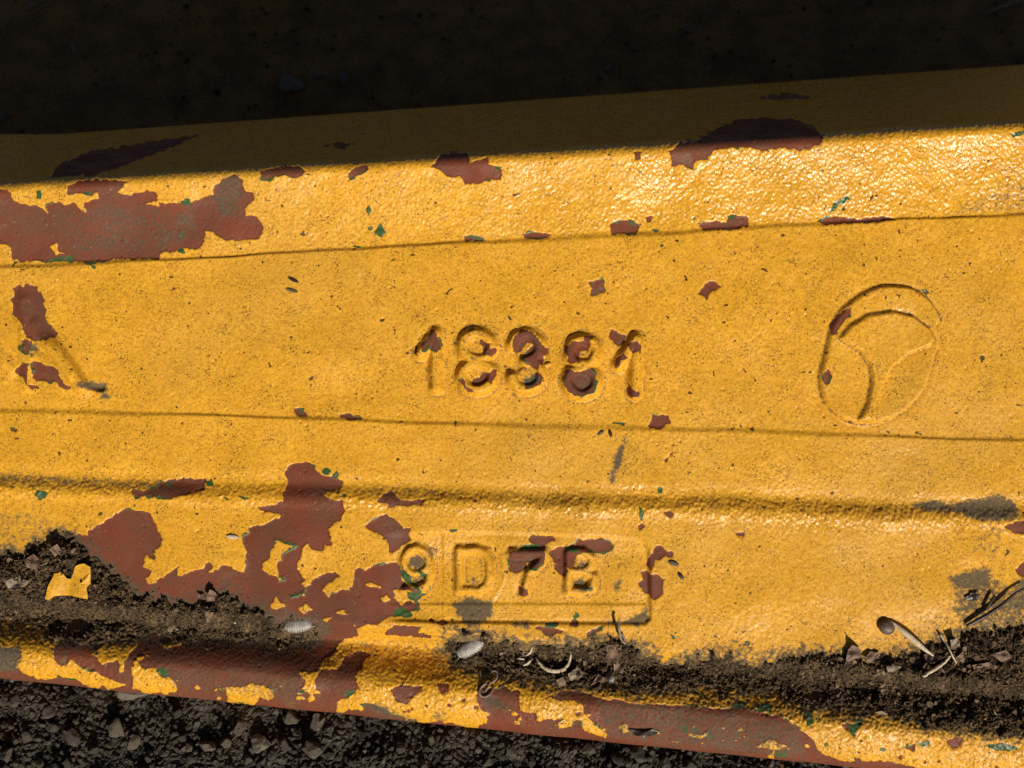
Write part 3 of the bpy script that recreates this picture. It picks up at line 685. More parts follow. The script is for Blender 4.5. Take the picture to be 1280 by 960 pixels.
# extra swell at the flange's left end
swell = 34 * ss(90, -30, TX) * ss(0.25, 1.0, (at(L_C, BX) - BY) / (at(L_C, BX) - at(L_F, BX)))
W = W0 + sample(DETAIL, TX, TY) * fade + swell
A_CHIP = sample(CHIP, TX, TY); A_GREEN = sample(GREENF, TX, TY); A_GRIME_DARK = sample(GRIME_DARKF, TX, TY); A_GLOSS = sample(GLOSS, TX, TY)
PM = PARTMAP[np.clip((TY - Y0).astype(int), 0, NY - 1), np.clip((TX - X0).astype(int), 0, NX - 1)]
# hidden sides: the back web under the flange, and the foot under the lip, down to the ground
sn, cs = math.sin(TILT), math.cos(TILT)
def drop_rows(by, w, inward, n):
    ob, ow = [], []
    z0 = (-by * sn + w * cs)                          # height in units
    hg = z0 - GROUND / S
    for t in np.linspace(0, 1, n)[1:]:
        ob.append(by + inward * min(t * 6, 1) + t * hg * sn); ow.append(w - t * hg * cs)
    return np.array(ob), np.array(ow)
fb_, fw_ = drop_rows(BY[0], W[0], 5.0, 12)
lb_, lw_ = drop_rows(BY[-1], W[-1], -16.0, 10)
def full(F, ft, fe): return np.concatenate([ft, F, fe])
nt, nb = len(fb_), len(lb_)
rep = lambda F: np.concatenate([np.repeat(F[:1], nt, 0), F, np.repeat(F[-1:], nb, 0)])
BYf = np.concatenate([fb_[::-1], BY, lb_]); Wf = np.concatenate([fw_[::-1], W, lw_]); BXf = np.broadcast_to(bxs[None, :], BYf.shape)
rp = np.array([8] * nt + rowpart + [9] * nb)
P = local(BXf, BYf, Wf)
du = np.gradient(P, axis=1); dv = np.gradient(P, axis=0)
NRM = np.cross(dv, du); NRM /= np.linalg.norm(NRM, axis=2, keepdims=True) + 1e-12
P = P.reshape(-1, 3); NRM = NRM.reshape(-1, 3)
attrs = {'chip': rep(A_CHIP).ravel(), 'green': rep(A_GREEN).ravel(), 'grime_dark': rep(A_GRIME_DARK).ravel(), 'gloss': rep(A_GLOSS).ravel()}
Q = structured(NC, len(BYf))
pid = np.broadcast_to(rp[:-1, None] + 100, Q.shape[:2]).copy()
pm = np.zeros_like(pid); pm[nt:nt + NR - 1] = PM[:-1, :-1]; pm = pm[:, :pid.shape[1]]
pid = np.where(pm > 0, pm, pid)

beam = bpy.data.objects.new('painted_casting', None); COL.objects.link(beam)
beam.rotation_euler = (TILT, 0, 0)
tag(beam, 'chipped yellow painted steel casting with raised numerals and lipped lower edge', 'casting')
PARTN = {100: 'back_flange', 101: 'upper_rim', 102: 'face_plate', 103: 'middle_band', 104: 'lower_panel', 105: 'gutter', 106: 'lip_inner_slope', 107: 'lower_lip', 108: 'back_web', 109: 'foot',
         20: 'recessed_panel', 30: 'emblem', 31: 'emblem_tree_shape', 32: 'weld_bead'}
for i, g in enumerate(GLYPHS): PARTN[1 + i] = g[0]
PLAB = {100: 'shaded dull yellow back flange', 101: 'rim with a large bare red patch on its left', 107: 'bare red lip with yellow remnants', 20: 'shallow recessed panel with rounded corners', 30: 'raised rounded emblem on the right of the face', 32: 'smooth weld bead with red chips'}
parts = {}
for k_ in sorted(PARTN):
    sel = pid == k_
    if not sel.any(): continue
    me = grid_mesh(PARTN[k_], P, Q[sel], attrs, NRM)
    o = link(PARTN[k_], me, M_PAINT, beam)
    parts[k_] = o
    if k_ in PLAB: o['label'] = PLAB[k_]
    if 1 <= k_ <= len(GLYPHS): o['label'] = GLYPHS[k_ - 1][1]
parts[31].parent = parts[30]
for k_ in (6, 7, 8, 9): parts[k_].parent = parts[20]

# ------------------------------------------------------------------ soil caught in the gutter
dpx = np.concatenate([np.arange(-500, -40, 4.0), np.arange(-40, 1320, 1.2), np.arange(1320, 1780, 4.0)]); dpy = np.arange(655, 1000, 1.2)
DX, DY = np.meshgrid(dpx, dpy)
bx_, by_ = DX - 640.0, DY - 480.0
for _ in range(6):
    w_ = profile(bx_, by_); bx_, by_ = (DX - 640) * (D - w_) / D, (DY - 480) * (D - w_) / D
th = sample(THICK, DX, DY)
okv = (th > -0.8) & (by_ < at(L_K, bx_) + 6)
dP = to_world(np.stack([bx_, by_, w_ + sample(RELIEF + WAVE, DX, DY) + th], -1)).reshape(-1, 3)
dq = structured(len(dpx), len(dpy))
keep = okv[:-1, :-1] & okv[1:, :-1] & okv[:-1, 1:] & okv[1:, 1:]
tone = np.clip(0.24 + 0.12 * sample(band_noise(5, .5, seed=26), DX, DY) + 0.14 * sample(band_noise(40, .5, seed=27), DX, DY), 0, 1).ravel()
soil_me = grid_mesh('soil', dP, dq[keep], {'tone': tone})
soil = link('soil', soil_me, M_SOIL)
tag(soil, 'dark crumbly soil lying in the gutter above the lip', 'soil', kind='stuff')

# ------------------------------------------------------------------ angular chips, shared generator
ICO_V = []
_g = (1 + 5 ** .5) / 2
for a, b in ((-1, _g), (1, _g), (-1, -_g), (1, -_g)): ICO_V += [(a, b, 0)]
for a, b in ((-1, _g), (1, _g), (-1, -_g), (1, -_g)): ICO_V += [(0, a, b)]
for a, b in ((_g, -1), (_g, 1), (-_g, -1), (-_g, 1)): ICO_V += [(a, 0, b)]
ICO_V = np.array(ICO_V, float); ICO_V /= np.linalg.norm(ICO_V[0])
ICO_F = np.array([(0,11,5),(0,5,1),(0,1,7),(0,7,10),(0,10,11),(1,5,9),(5,11,4),(11,10,2),(10,7,6),(7,1,8),(3,9,4),(3,4,2),(3,2,6),(3,6,8),(3,8,9),(4,9,5),(2,4,11),(6,2,10),(8,6,7),(9,8,1)])
def rand_rot(n):
    q = RNG.standard_normal((n, 4)); q /= np.linalg.norm(q, axis=1, keepdims=True)
    a, b, c, d = q.T
    return np.stack([np.stack([1-2*(c*c+d*d), 2*(b*c-a*d), 2*(b*d+a*c)], -1), np.stack([2*(b*c+a*d), 1-2*(b*b+d*d), 2*(c*d-a*b)], -1), np.stack([2*(b*d-a*c), 2*(c*d+a*b), 1-2*(b*b+c*c)], -1)], 1)
OCT_V = np.array([(1,0,0),(-1,0,0),(0,1,0),(0,-1,0),(0,0,1),(0,0,-1)], float)
OCT_F = np.array([(0,2,4),(2,1,4),(1,3,4),(3,0,4),(2,0,5),(1,2,5),(3,1,5),(0,3,5)])
def chips(centres, sizes, flat=(0.5, 1.0), octa=False):
    n = len(centres); BV, BF = (OCT_V, OCT_F) if octa else (ICO_V, ICO_F); m = len(BV)
    v = BV[None] * RNG.uniform(0.62, 1.25, (n, m, 1))
    v = v * np.stack([RNG.uniform(.8, 1.3, n), RNG.uniform(.6, 1.1, n), RNG.uniform(*flat, n)], -1)[:, None, :]
    v = np.einsum('nij,nkj->nki', rand_rot(n), v) * np.asarray(sizes)[:, None, None] + np.asarray(centres)[:, None, :]
    f = (BF[None] + m * np.arange(n)[:, None, None]).reshape(-1, 3)
    t = np.repeat(RNG.beta(1.1, 3.2, n), m)
    return v.reshape(-1, 3), f, t
# crumbs on the soil
cp = []; cs_ = []
pick = np.argwhere(sample(THICK, DX, DY) > 1.5)
okp = by_ < at(L_K, bx_) - 2
for j in RNG.choice(len(pick), 30000):
    r_, c_ = pick[j]
    if not okp[r_, c_]: continue
    sz = S * RNG.choice([0.9, 1.2, 1.5, 2.0, 2.8, 3.8], p=[.25, .27, .24, .15, .06, .03])
    cp.append(dP[r_ * len(dpx) + c_] + RN @ np.array([0, 0, sz * 0.35])); cs_.append(sz)
stray = np.argwhere((SD > -22) & (SD < 0) & (GX > -40) & (GX < 1320))
for j in RNG.choice(len(stray), 5200):
    yy, xx = stray[j]
    if RNG.random() > math.exp(SD[yy, xx] / 6.0): continue
    px, py = xx + X0 + RNG.random(), yy + Y0 + RNG.random()
    b = np.array([px - 640, py - 480, 0.0])
    w1 = float(profile(np.float64(b[0]), np.float64(b[1])))
    b = np.array([b[0] * (D - w1) / D, b[1] * (D - w1) / D, 0.0]); b[2] = float(profile(b[0], b[1])) + float(DETAIL[yy, xx])
    if b[1] > at(L_K, b[0]): continue
    sz = S * RNG.choice([0.6, 0.8, 1.1, 1.5])
    cp.append(to_world(b)); cs_.append(sz)
v, f, t = chips(cp, cs_, octa=True); t = np.clip(t * 1.15, 0, 1)
crumbs = link('soil_crumbs', grid_mesh('soil_crumbs', v, f, {'tone': t}, smooth=False), M_SOIL)
tag(crumbs, 'loose fine crumbs scattered over the gutter soil', 'soil', kind='stuff')

# ------------------------------------------------------------------ gravel in front of the lip, and the shaded ground behind
CAMW = np.array(cam.location)
def ground_pt(px, py, z=GROUND):
    d = RN @ np.array([(px - 640) * S, (480 - py) * S, -D * S])
    k = (z - CAMW[2]) / d[2]
    return CAMW + d * k
e0 = to_world(np.array([-640, at(L_E, -640.), -20.])); e1 = to_world(np.array([640, at(L_E, 640.), -20.]))
def front_limit(x): return e0[1] + (x - e0[0]) / (e1[0] - e0[0]) * (e1[1] - e0[1]) + 0.02
cp, cs_ = [], []
while len(cp) < 11000:
    x = RNG.uniform(-0.30, 0.20); y = RNG.uniform(-0.27, front_limit(x))
    sz = 0.0005 + 0.0024 * RNG.beta(0.8, 4.2) + (0.0012 if RNG.random() < .03 else 0)
    cp.append((x, y, GROUND + 0.0014 + sz * RNG.uniform(.2, 1.0))); cs_.append(sz)
for _ in range(2600):
    x = RNG.uniform(-0.5, 0.5); y = RNG.uniform(0.10, 0.42)
    sz = 0.0005 + 0.0022 * RNG.beta(1.0, 4)
    cp.append((x, y, GROUND + sz * .5)); cs_.append(sz)
v, f, t = chips(cp, cs_)
# the gritty bed the chips lie in
sx = np.arange(-0.31, 0.21, 0.0006); sy = np.arange(-0.28, -0.085, 0.0006)
PX_, PY_ = np.meshgrid(sx, sy)
g1, g2_, g3 = [band_noise(l, .5, seed=q)[:len(sy), :len(sx)] for l, q in ((4, 40), (9, 41), (40, 42))]
bed = np.stack([PX_, PY_, GROUND + 0.0014 + 0.00042 * np.abs(g1) + 0.0007 * np.abs(g2_) + 0.0009 * g3], -1).reshape(-1, 3)
bq = structured(len(sx), len(sy)).reshape(-1, 4)[:, [0, 3, 2, 1]]
bt = np.clip(0.16 + 0.12 * g1 + 0.10 * g3, 0, 1).ravel()
gr_bed = link('gravel_bed', grid_mesh('gravel_bed', bed, bq, {'tone': bt}, smooth=False), M_GRAVEL)
gr_bed['kind'] = 'structure'; gr_bed['label'] = 'bed of fine black grit in front of the lip'
gr = link('fine_gravel', grid_mesh('fine_gravel', v, f, {'tone': t}, smooth=False), M_GRAVEL)
tag(gr, 'fine dark gravel and cinders covering the ground', 'gravel', kind='stuff')

def stone_mesh(r, flat, seed, tone, cut=3):
    import bmesh
    bm = bmesh.new(); bmesh.ops.create_icosphere(bm, subdivisions=3, radius=1)
    rg = random.Random(seed)
    planes = [(Vector((rg.gauss(0,1), rg.gauss(0,1), rg.gauss(0,1))).normalized(), rg.uniform(.42, .78)) for _ in range(11 + cut)]
    ph = [rg.uniform(0, 6) for _ in range(6)]
    for vv in bm.verts:
        for n_, d_ in planes:
            e = vv.co.dot(n_) - d_
            if e > 0: vv.co -= n_ * e * 0.985
        c = vv.co.copy()
        vv.co *= 1 + 0.05 * math.sin(5 * c.x + ph[0]) * math.sin(6 * c.y + ph[1]) + 0.035 * math.sin(13 * c.z + ph[2]) * math.sin(11 * c.x + ph[3]) + rg.uniform(-.02, .02)
        vv.co.x *= r * rg.uniform(.995, 1.005); vv.co.y *= r * 0.82; vv.co.z *= r * flat
    me = bpy.data.meshes.new('stone'); bm.to_mesh(me); bm.free()
    a = me.attributes.new('tone', 'FLOAT', 'POINT')
    a.data.foreach_set('value', np.full(len(me.vertices), tone, np.float32))
    return me
def stone(name, px, py, r_u, label, group=None, tone=.5, flat=.6, seed=0, rz=None, lift=.35, cat='stone'):
    r = r_u * S * 1.08
    o = link(name, stone_mesh(r, flat, seed, tone), M_GRAVEL)
    p = ground_pt(px, py)
    o.location = (p[0], p[1], GROUND + 0.0022 * (py > 500) + r * flat * lift)
    o.rotation_euler = (random.uniform(-.3, .3), random.uniform(-.3, .3), rz if rz is not None else random.uniform(0, 6))
    tag(o, label, cat, group)
    return o
stone('gravel_stone', 177, 868, 23, 'pale grey pebble half hidden under the lip at the left', tone=1.0, flat=.75, seed=1, rz=.2, lift=.9)
stone('gravel_stone', 330, 932, 17, 'large angular grey stone on the gravel below the lip', tone=.95, flat=.7, seed=2)
stone('gravel_stone', 365, 900, 15, 'flat brown grey stone lying right under the lip', tone=.9, flat=.5, seed=3)
stone('gravel_stone', 397, 905, 13, 'blocky grey stone beside the flat stone under the lip', tone=.92, flat=.8, seed=4)
stone('gravel_stone', 64, 893, 13, 'rounded dark stone in the gravel at the left', tone=.75, flat=.7, seed=5)
stone('gravel_stone', 392, 938, 19, 'big rough dark stone by the lower picture edge', tone=.6, flat=.7, seed=6)
others = [(20,880,10),(36,925,9),(95,925,12),(120,940,10),(150,915,17),(170,930,12),(70,910,9),(15,945,11),(260,935,11),(285,930,9),(305,912,12),(340,880,8),(372,918,9),(358,933,11),(415,946,7),(312,952,9),(225,895,8),(232,925,8),(115,895,8),(205,870,7),(455,920,8),(500,938,9),(540,925,7),(590,930,8),(640,942,12),(610,955,9),(705,945,9),(735,938,11),(770,952,12),(795,945,13),(830,955,10),(560,948,6),(480,952,7),(520,915,5),(670,925,6),(665,955,8),(250,905,6),(275,908,6),(188,945,7),(140,880,6),(88,955,9),(54,955,8),(440,955,8),(860,960,9)]
for i, (px, py, r) in enumerate(others):
    stone('gravel_stone', px, py, r, 'small dark angular gravel stone on the ground below the lip', 'loose gravel stones below the lip', tone=random.uniform(.15, .6), flat=random.uniform(.5, .85), seed=20 + i, lift=random.uniform(.35, .9))
stone('shaded_stone', 362, 108, 26, 'largest pale stone on the shaded ground behind the casting', tone=1.0, flat=.6, seed=70)
stone('shaded_stone', 398, 95, 9, 'small stone right of the largest shaded stone', tone=.9, flat=.6, seed=71)
stone('shaded_stone', 430, 100, 16, 'dim grey stone on shaded ground, second from the largest', tone=.8, flat=.5, seed=72)
stone('shaded_stone', 0, 150, 18, 'grey stone behind the flange at the left picture edge', tone=1.0, flat=.6, seed=73)
stone('shaded_stone', 1120, 22, 9, 'small stone in the shade at the upper right', tone=1.0, flat=.6, seed=74)
for i, (px, py, r) in enumerate([(60,120,9),(180,40,8),(250,90,7),(520,30,9),(560,110,8),(640,60,10),(700,30,7),(760,85,8),(860,40,9),(930,70,7),(1010,45,8),(1200,60,9),(1250,20,10),(320,20,7),(120,20,8)]):
    stone('shaded_stone', px, py, r, 'small dim stone scattered on the shaded ground behind', 'small stones in the shade behind', tone=random.uniform(.5, .9), flat=.6, seed=90 + i)

# ------------------------------------------------------------------ small things lying on the casting
def finish(name, V, F, mat, label, cat, group=None, smooth=True):
    V = np.asarray(V, float); base = V[np.argmin(V[:, 2])].copy(); base[:2] = V[:, :2].mean(0)
    me = bpy.data.meshes.new(name); me.from_pydata((V - base).tolist(), [], F); me.update()
    me.polygons.foreach_set('use_smooth', np.full(len(me.polygons), smooth))
    o = link(name, me, mat); o.location = base
    return tag(o, label, cat, group)
def on(px, py, up=0.0):
    b = surf(px, py, THICK); b[2] += up
    k = (D - b[2]) / D
    b[0], b[1] = (px - 640) * k, (py - 480) * k
    return b
def smooth_path(pts, n):
    p = np.asarray(pts, float); t = np.concatenate([[0], np.cumsum(np.linalg.norm(np.diff(p[:, :2], axis=0), axis=1))]); t /= t[-1]
    out = []
    for u in np.linspace(0, 1, n):
        i = min(np.searchsorted(t, u, 'right') - 1, len(p) - 2); f = (u - t[i]) / (t[i+1] - t[i])
        p0, p1, p2, p3 = p[max(i-1, 0)], p[i], p[i+1], p[min(i+2, len(p)-1)]
        out.append(.5 * ((2*p1) + (-p0+p2)*f + (2*p0-5*p1+4*p2-p3)*f*f + (-p0+3*p1-3*p2+p3)*f**3))
    return np.array(out)
def tube(pts, rad, n=26, sides=7, flat=1.0):
    """pts: (px, py, lift); rad: function of 0..1 -> half thickness in units"""
    path = smooth_path(pts, n)
    B = np.array([on(x, y, max(l, 0)) for x, y, l in path])
    B[:, 2] = np.convolve(np.pad(B[:, 2], 2, 'edge'), np.ones(5) / 5, 'valid')
    V, F = [], []
    for i in range(n):
        tg = B[min(i+1, n-1)] - B[max(i-1, 0)]; tg /= np.linalg.norm(tg) + 1e-9
        up = np.array([0, 0, 1.]); sd = np.cross(tg, up); sd /= np.linalg.norm(sd) + 1e-9; up = np.cross(sd, tg)
        r = rad(i / (n - 1))
        for j in range(sides):
            a = 2 * math.pi * j / sides
            V.append(B[i] + sd * r * math.cos(a) + up * (r * flat * math.sin(a) + r * flat * .7))
    for i in range(n - 1):
        for j in range(sides):
            F.append((i*sides+j, i*sides+(j+1) % sides, (i+1)*sides+(j+1) % sides, (i+1)*sides+j))
    F.append(tuple(range(sides))[::-1]); F.append(tuple((n-1)*sides + j for j in range(sides)))
    return to_world(np.array(V)), F
def strand(name, pts, rad, mat, label, cat, n=26, flat=1.0, group=None):
    V, F = tube(pts, rad, n, 7, flat)
    return finish(name, V, F, mat, label, cat, group)
def leaf(name, outline, mat, label, cat, lift=(2, 8), curl=0.25, thick=0.9, seed=0, group=None, crease=0.5):
    """crumpled flake from a measured outline: fan of rings, tilted, wavy, with real thickness"""
    p = np.asarray(outline, float); c = p.mean(0); rg = random.Random(seed)
    dense = []
    for i in range(len(p)):
        a, b = p[i], p[(i+1) % len(p)]
        for t in np.linspace(0, 1, 4)[:-1]: dense.append(a + (b - a) * t + np.array([rg.uniform(-.4, .4), rg.uniform(-.4, .4)]))
    dense = np.array(dense); m = len(dense); rings = [0.25, 0.5, 0.75, 1.0]
    base = on(*c)[2]; R = np.linalg.norm(dense - c, axis=1).max()
    ta = rg.uniform(0, 6.28); ph = [rg.uniform(0, 6) for _ in range(4)]
    def hz(q):
        d = (q - c) / R
        s_ = d[0] * math.cos(ta) + d[1] * math.sin(ta); o_ = -d[0] * math.sin(ta) + d[1] * math.cos(ta)
        return lift[0] + (lift[1] - lift[0]) * (.5 + .5 * s_) + curl * R * o_ * o_ + crease * R * .12 * (math.sin(5 * s_ + ph[0]) + math.sin(7 * o_ + ph[1]))
    V = []
    for side in (1, 0):
        pts = [c] + [c + (q - c) * r for r in rings for q in dense]
        for q in pts:
            z = max(base + hz(q), on(*q)[2] + .25) + thick * side
            k = (D - z) / D
            V.append(((q[0] - 640) * k, (q[1] - 480) * k, z))
    N = 1 + m * 4; F = []
    for s0, flip in ((0, False), (N, True)):
        def ad(*ix): F.append(tuple(s0 + i for i in (ix[::-1] if not flip else ix)))
        for j in range(m): ad(0, 1 + j, 1 + (j+1) % m)
        for r in range(3):
            for j in range(m): ad(1 + r*m + j, 1 + (r+1)*m + j, 1 + (r+1)*m + (j+1) % m, 1 + r*m + (j+1) % m)
    o_ = 1 + 3 * m
    for j in range(m): F.append((o_ + j, o_ + (j+1) % m, N + o_ + (j+1) % m, N + o_ + j))
    return finish(name, to_world(np.array(V)), F, mat, label, cat, group, smooth=False)
def grain_seed(name, px, py, lx, ly, ang, mat, label, cat, h=None, group=None, up=0.0):
    V, F = [], []; nu, nv = 14, 12; b = on(px, py); h = h or ly
    ca, sa = math.cos(ang), math.sin(ang)
    for i in range(nu + 1):
        t = -1 + 2 * i / nu; r = max(1 - abs(t) ** 2.2, 0.0) ** .62 + .01
        for j in range(nv):
            a = 2 * math.pi * j / nv
            u, s_ = t * lx, r * ly * math.cos(a)
            V.append((b[0] + u * ca - s_ * sa, b[1] + u * sa + s_ * ca, b[2] + up + h * .75 + r * h * math.sin(a)))
    for i in range(nu):
        for j in range(nv): F.append((i*nv+j, (i+1)*nv+j, (i+1)*nv+(j+1) % nv, i*nv+(j+1) % nv))
    return finish(name, to_world(np.array(V)), F, mat, label, cat, group)
def woodlouse(px, py, ang, L, Wd, label, roll=0.0):
    """dead pale woodlouse: domed shell of overlapping plates, skirt, two tail points and feelers"""
    b = on(px, py); V, F = [], []; nu, nv = 66, 16; ca, sa = math.cos(ang), math.sin(ang); nseg = 11
    def put(u, s_, z):
        s2 = s_ * math.cos(roll) - z * math.sin(roll); z2 = s_ * math.sin(roll) + z * math.cos(roll)
        return (b[0] + u * ca - s2 * sa, b[1] + u * sa + s2 * ca, b[2] + z2 + 1.0)
    for i in range(nu + 1):
        t = -1 + 2 * i / nu
        env = (1 - abs(t) ** 2.6) ** .5 if abs(t) < 1 else 0
        fr = ((t + 1) / 2 * nseg) % 1.0
        st = 1 + 0.11 * (fr - .5) - (.10 if fr < .16 else 0)
        for j in range(nv + 1):
            a = math.pi * j / nv
            V.append(put(t * L, env * st * Wd * math.cos(a) * (1 + .06 * (fr - .5) * abs(math.cos(a))), env * st * Wd * .85 * math.sin(a) ** .8))
    for i in range(nu):
        for j in range(nv): F.append((i*(nv+1)+j, i*(nv+1)+j+1, (i+1)*(nv+1)+j+1, (i+1)*(nv+1)+j))
    for i in range(nu): F.append((i*(nv+1), (i+1)*(nv+1), (i+1)*(nv+1)+nv, i*(nv+1)+nv))
    def spike(u0, s0, u1, s1, r, z=1.5):
        n0 = len(V)
        for (u, s_, rr) in ((u0, s0, r), ((u0+u1)/2, (s0+s1)/2, r*.8), (u1, s1, r*.25)):
            for j in range(5):
                a = 2*math.pi*j/5; V.append(put(u, s_ + rr*math.cos(a), z + rr*math.sin(a)))
        for q in range(2):
            for j in range(5): F.append((n0+q*5+j, n0+q*5+(j+1) % 5, n0+(q+1)*5+(j+1) % 5, n0+(q+1)*5+j))
    spike(L*.9, 2, L*1.22, 4, 1.0); spike(L*.9, -2, L*1.22, -3.5, 1.0)
    spike(-L*.9, 3, -L*1.15, 6, .7); spike(-L*.9, -3, -L*1.12, -6.5, .7)
    for q in range(6):
        u = (-.6 + q * .22) * L
        spike(u, Wd * .75, u - 1, Wd * 1.14, .7, .6)
    return finish('woodlouse', to_world(np.array(V)), F, M_SHELL, label, 'woodlouse', 'dead woodlice in the gutter')

woodlouse(373, 781, math.radians(-5), 17.5, 9.5, 'silvery dead woodlouse on the soil end, left of the raised characters', roll=.25)
woodlouse(588, 809, math.radians(-30), 19, 9.5, 'pale segmented dead woodlouse below the raised letter D', roll=.2)

strand('curled_tendril', [(600,838,1),(601,844,1),(606,847,1.5),(612,843,2),(617,838,2.5),(621,841,3),(620,848,3),(614,853,3),(606,855,2),(600,861,1.5),(600,868,1.5),(606,871,1.5),(613,867,2),(619,858,2)], lambda t: 1.7 * (1 - .55 * abs(2*t-1)), M_TWIG, 'thin pale tendril curled like an S on the lip', 'tendril', 60)
strand('curled_tendril', [(606,865,2),(609,861,2),(612,855,4)], lambda t: 1.0, M_TWIG, 'short pale tendril end inside the S curl', 'tendril', 12)
strand('grass_blade', [(670,822,3),(674,829,4),(682,836,5),(693,839,5),(704,837,6),(711,829,7),(714,818,9)], lambda t: 2.6 * (1 - .75 * abs(2*t-1) ** 2), M_STRAW, 'pale dry grass blade curved like a bow on the soil', 'grass blade', 40, .35)
strand('grass_blade', [(665,809,4),(663,815,4),(657,820,3)], lambda t: 1.9 * (1 - .7 * abs(2*t-1)), M_STRAW, 'short curved straw sliver left of the bowed grass blade', 'straw', 14, .4)
strand('grass_blade', [(654,832,3),(660,829,3),(664,825,3)], lambda t: 1.9 * (1 - .6 * abs(2*t-1)), M_STRAW, 'small pale straw bit below the short sliver', 'straw', 14, .4)
strand('grass_blade', [(648,823,3),(655,824,3)], lambda t: 1.1, M_STRAW, 'tiny straw bit beside the curved sliver', 'straw', 8, .6)
strand('forked_twig', [(773,777,12),(774,787,10),(776,798,6),(781,804,3)], lambda t: 2.0 - .6 * t, M_TWIG, 'forked grey twig standing at the recessed panel corner', 'twig', 22)
strand('forked_twig', [(776,792,6),(780,797,5),(782,803,4)], lambda t: 1.2, M_TWIG, 'side prong of the forked twig', 'twig', 10)
strand('straw_husk', [(1111,775,3),(1125,786,7),(1142,800,9),(1155,811,8),(1167,820,5)], lambda t: 3.6 * (1 - .85 * abs(2*t-1) ** 2.2), M_STRAW, 'bright pointed straw husk leaning from the round seed to the soil', 'husk', 34, .55)
grain_seed('round_seed', 1107, 783, 11, 9, .5, M_SEED, 'round brown seed at the upper tip of the straw husk', 'seed', 6)
strand('dry_stalk', [(1175,793,4),(1182,804,6),(1188,815,7),(1195,829,3)], lambda t: 1.5 - .5 * t, M_STRAW, 'thin straw stalk slanting right of the husk', 'stalk', 22)
strand('dry_stalk', [(1153,845,2),(1165,838,4),(1178,829,5),(1188,820,6)], lambda t: 1.0 + 1.2 * math.sin(math.pi * (1-t)*.8), M_STRAW, 'pale stalk crossing below the slanting stalk', 'stalk', 22)
strand('dark_stick', [(1208,782,3),(1230,770,5),(1250,757,6),(1268,742,7),(1282,735,8)], lambda t: 2.0 + .5 * math.sin(5 * t), M_DARK, 'dark brittle stick lying at the right picture edge', 'stick', 30)
strand('dark_stick', [(1232,762,4),(1238,752,5),(1243,744,5)], lambda t: 1.8, M_DARK, 'short dark side shoot beside the brittle stick', 'stick', 10)
leaf('husk_cup', [(1206,747),(1215,741),(1226,743),(1222,750),(1212,752)], M_DARK, 'dark hollow husk stuck on the grimy paint at right', 'husk', (1, 5), .4, seed=5)
leaf('leaf_fragment', [(262,737),(268,739),(269,751),(258,752),(259,745)], M_LEAF, 'small pointed brown leaf bit sticking up on the soil at left', 'leaf', (1, 15), .1, seed=11)
leaf('leaf_fragment', [(246,741),(252,744),(257,750),(249,750)], M_LEAF, 'tiny dark leaf scrap beside the pointed leaf bit', 'leaf', (2, 9), .1, seed=12)
leaf('leaf_fragment', [(258,772),(264,766),(272,765),(271,771),(265,776),(259,779)], M_LEAF, 'curled brown leaf scrap on the soil below the pointed bit', 'leaf', (2, 6), .8, seed=13)
leaf('leaf_fragment', [(205,788),(214,782),(224,787),(214,794)], M_TWIG, 'pale flat flake at the lower edge of the left soil', 'flake', (1, 3), .2, seed=14)
for i, (pts, lb) in enumerate([
 ([(758,808),(770,803),(778,812),(768,826),(757,828)], 'crumpled brown leaf fragment below the forked twig'),
 ([(766,826),(776,818),(784,828),(778,842),(768,840)], 'rounded tan leaf fragment under the crumpled one'),
 ([(738,858),(748,842),(756,848),(757,856),(748,852)], 'narrow tan leaf fragment pointing down the lip'),
 ([(710,842),(722,834),(730,842),(722,852),(712,850)], 'pinkish leaf fragment right of the bowed grass blade'),
 ([(695,850),(704,846),(708,856),(699,860)], 'small pinkish leaf crumb under the bowed grass blade'),
 ([(1056,832),(1060,812),(1066,806),(1076,812),(1078,822),(1068,824)], 'star shaped dry leaf scrap at the soil edge, right half'),
 ([(1080,824),(1088,814),(1100,816),(1100,826),(1088,828)], 'dark curled leaf scrap right of the star shaped scrap'),
 ([(1108,834),(1118,829),(1127,834),(1120,840),(1110,840)], 'brown leaf crumb on the right soil below the dark scrap'),
 ([(1098,860),(1106,854),(1110,862),(1102,866)], 'small tan leaf crumb low on the right soil'),
 ([(1168,852),(1176,845),(1182,852),(1179,864),(1172,858)], 'pointed tan leaf scrap below the crossing stalks'),
 ([(1155,818),(1166,815),(1178,820),(1170,830),(1158,828)], 'brown leaf scrap at the lower end of the husk'),
 ([(1188,800),(1198,798),(1200,808),(1190,810)], 'small pale crumb above the slanting stalk'),
 ([(1215,832),(1235,828),(1248,834),(1236,842),(1220,840)], 'dull brown leaf lying flat on the right soil'),
 ([(1240,818),(1258,812),(1266,822),(1252,828)], 'grey brown leaf scrap near the right picture edge'),
 ([(1195,822),(1204,815),(1206,828),(1197,832)], 'rusty leaf scrap behind the slanting stalk'),
 ([(5,726),(22,722),(38,726),(30,734),(10,735)], 'pinkish leaf bits on the soil at the left edge'),
 ([(30,700),(42,692),(52,702),(45,712),(34,710)], 'brown crumpled leaf on the left soil heap'),
 ([(62,686),(72,680),(78,690),(68,696)], 'tan chip on top of the left soil heap'),
 ([(88,688),(94,685),(97,692),(90,694)], 'small orange brown crumb by the heap of soil at left'),
 ([(1094,890),(1104,889),(1110,893),(1100,894)], 'flat grey sliver at the lower edge of the right soil'),
]):
    leaf('leaf_fragment', pts, M_LEAF if i % 4 != 3 else M_TWIG, lb, 'leaf', (1.5, 6 + (i % 3) * 2), .35, seed=30 + i, crease=.9)
leaf('black_husk', [(757,842),(764,838),(769,848),(773,860),(768,866),(760,856)], M_DARK, 'glossy black husk below the leaf fragments', 'husk', (2, 6), -.3, seed=60)
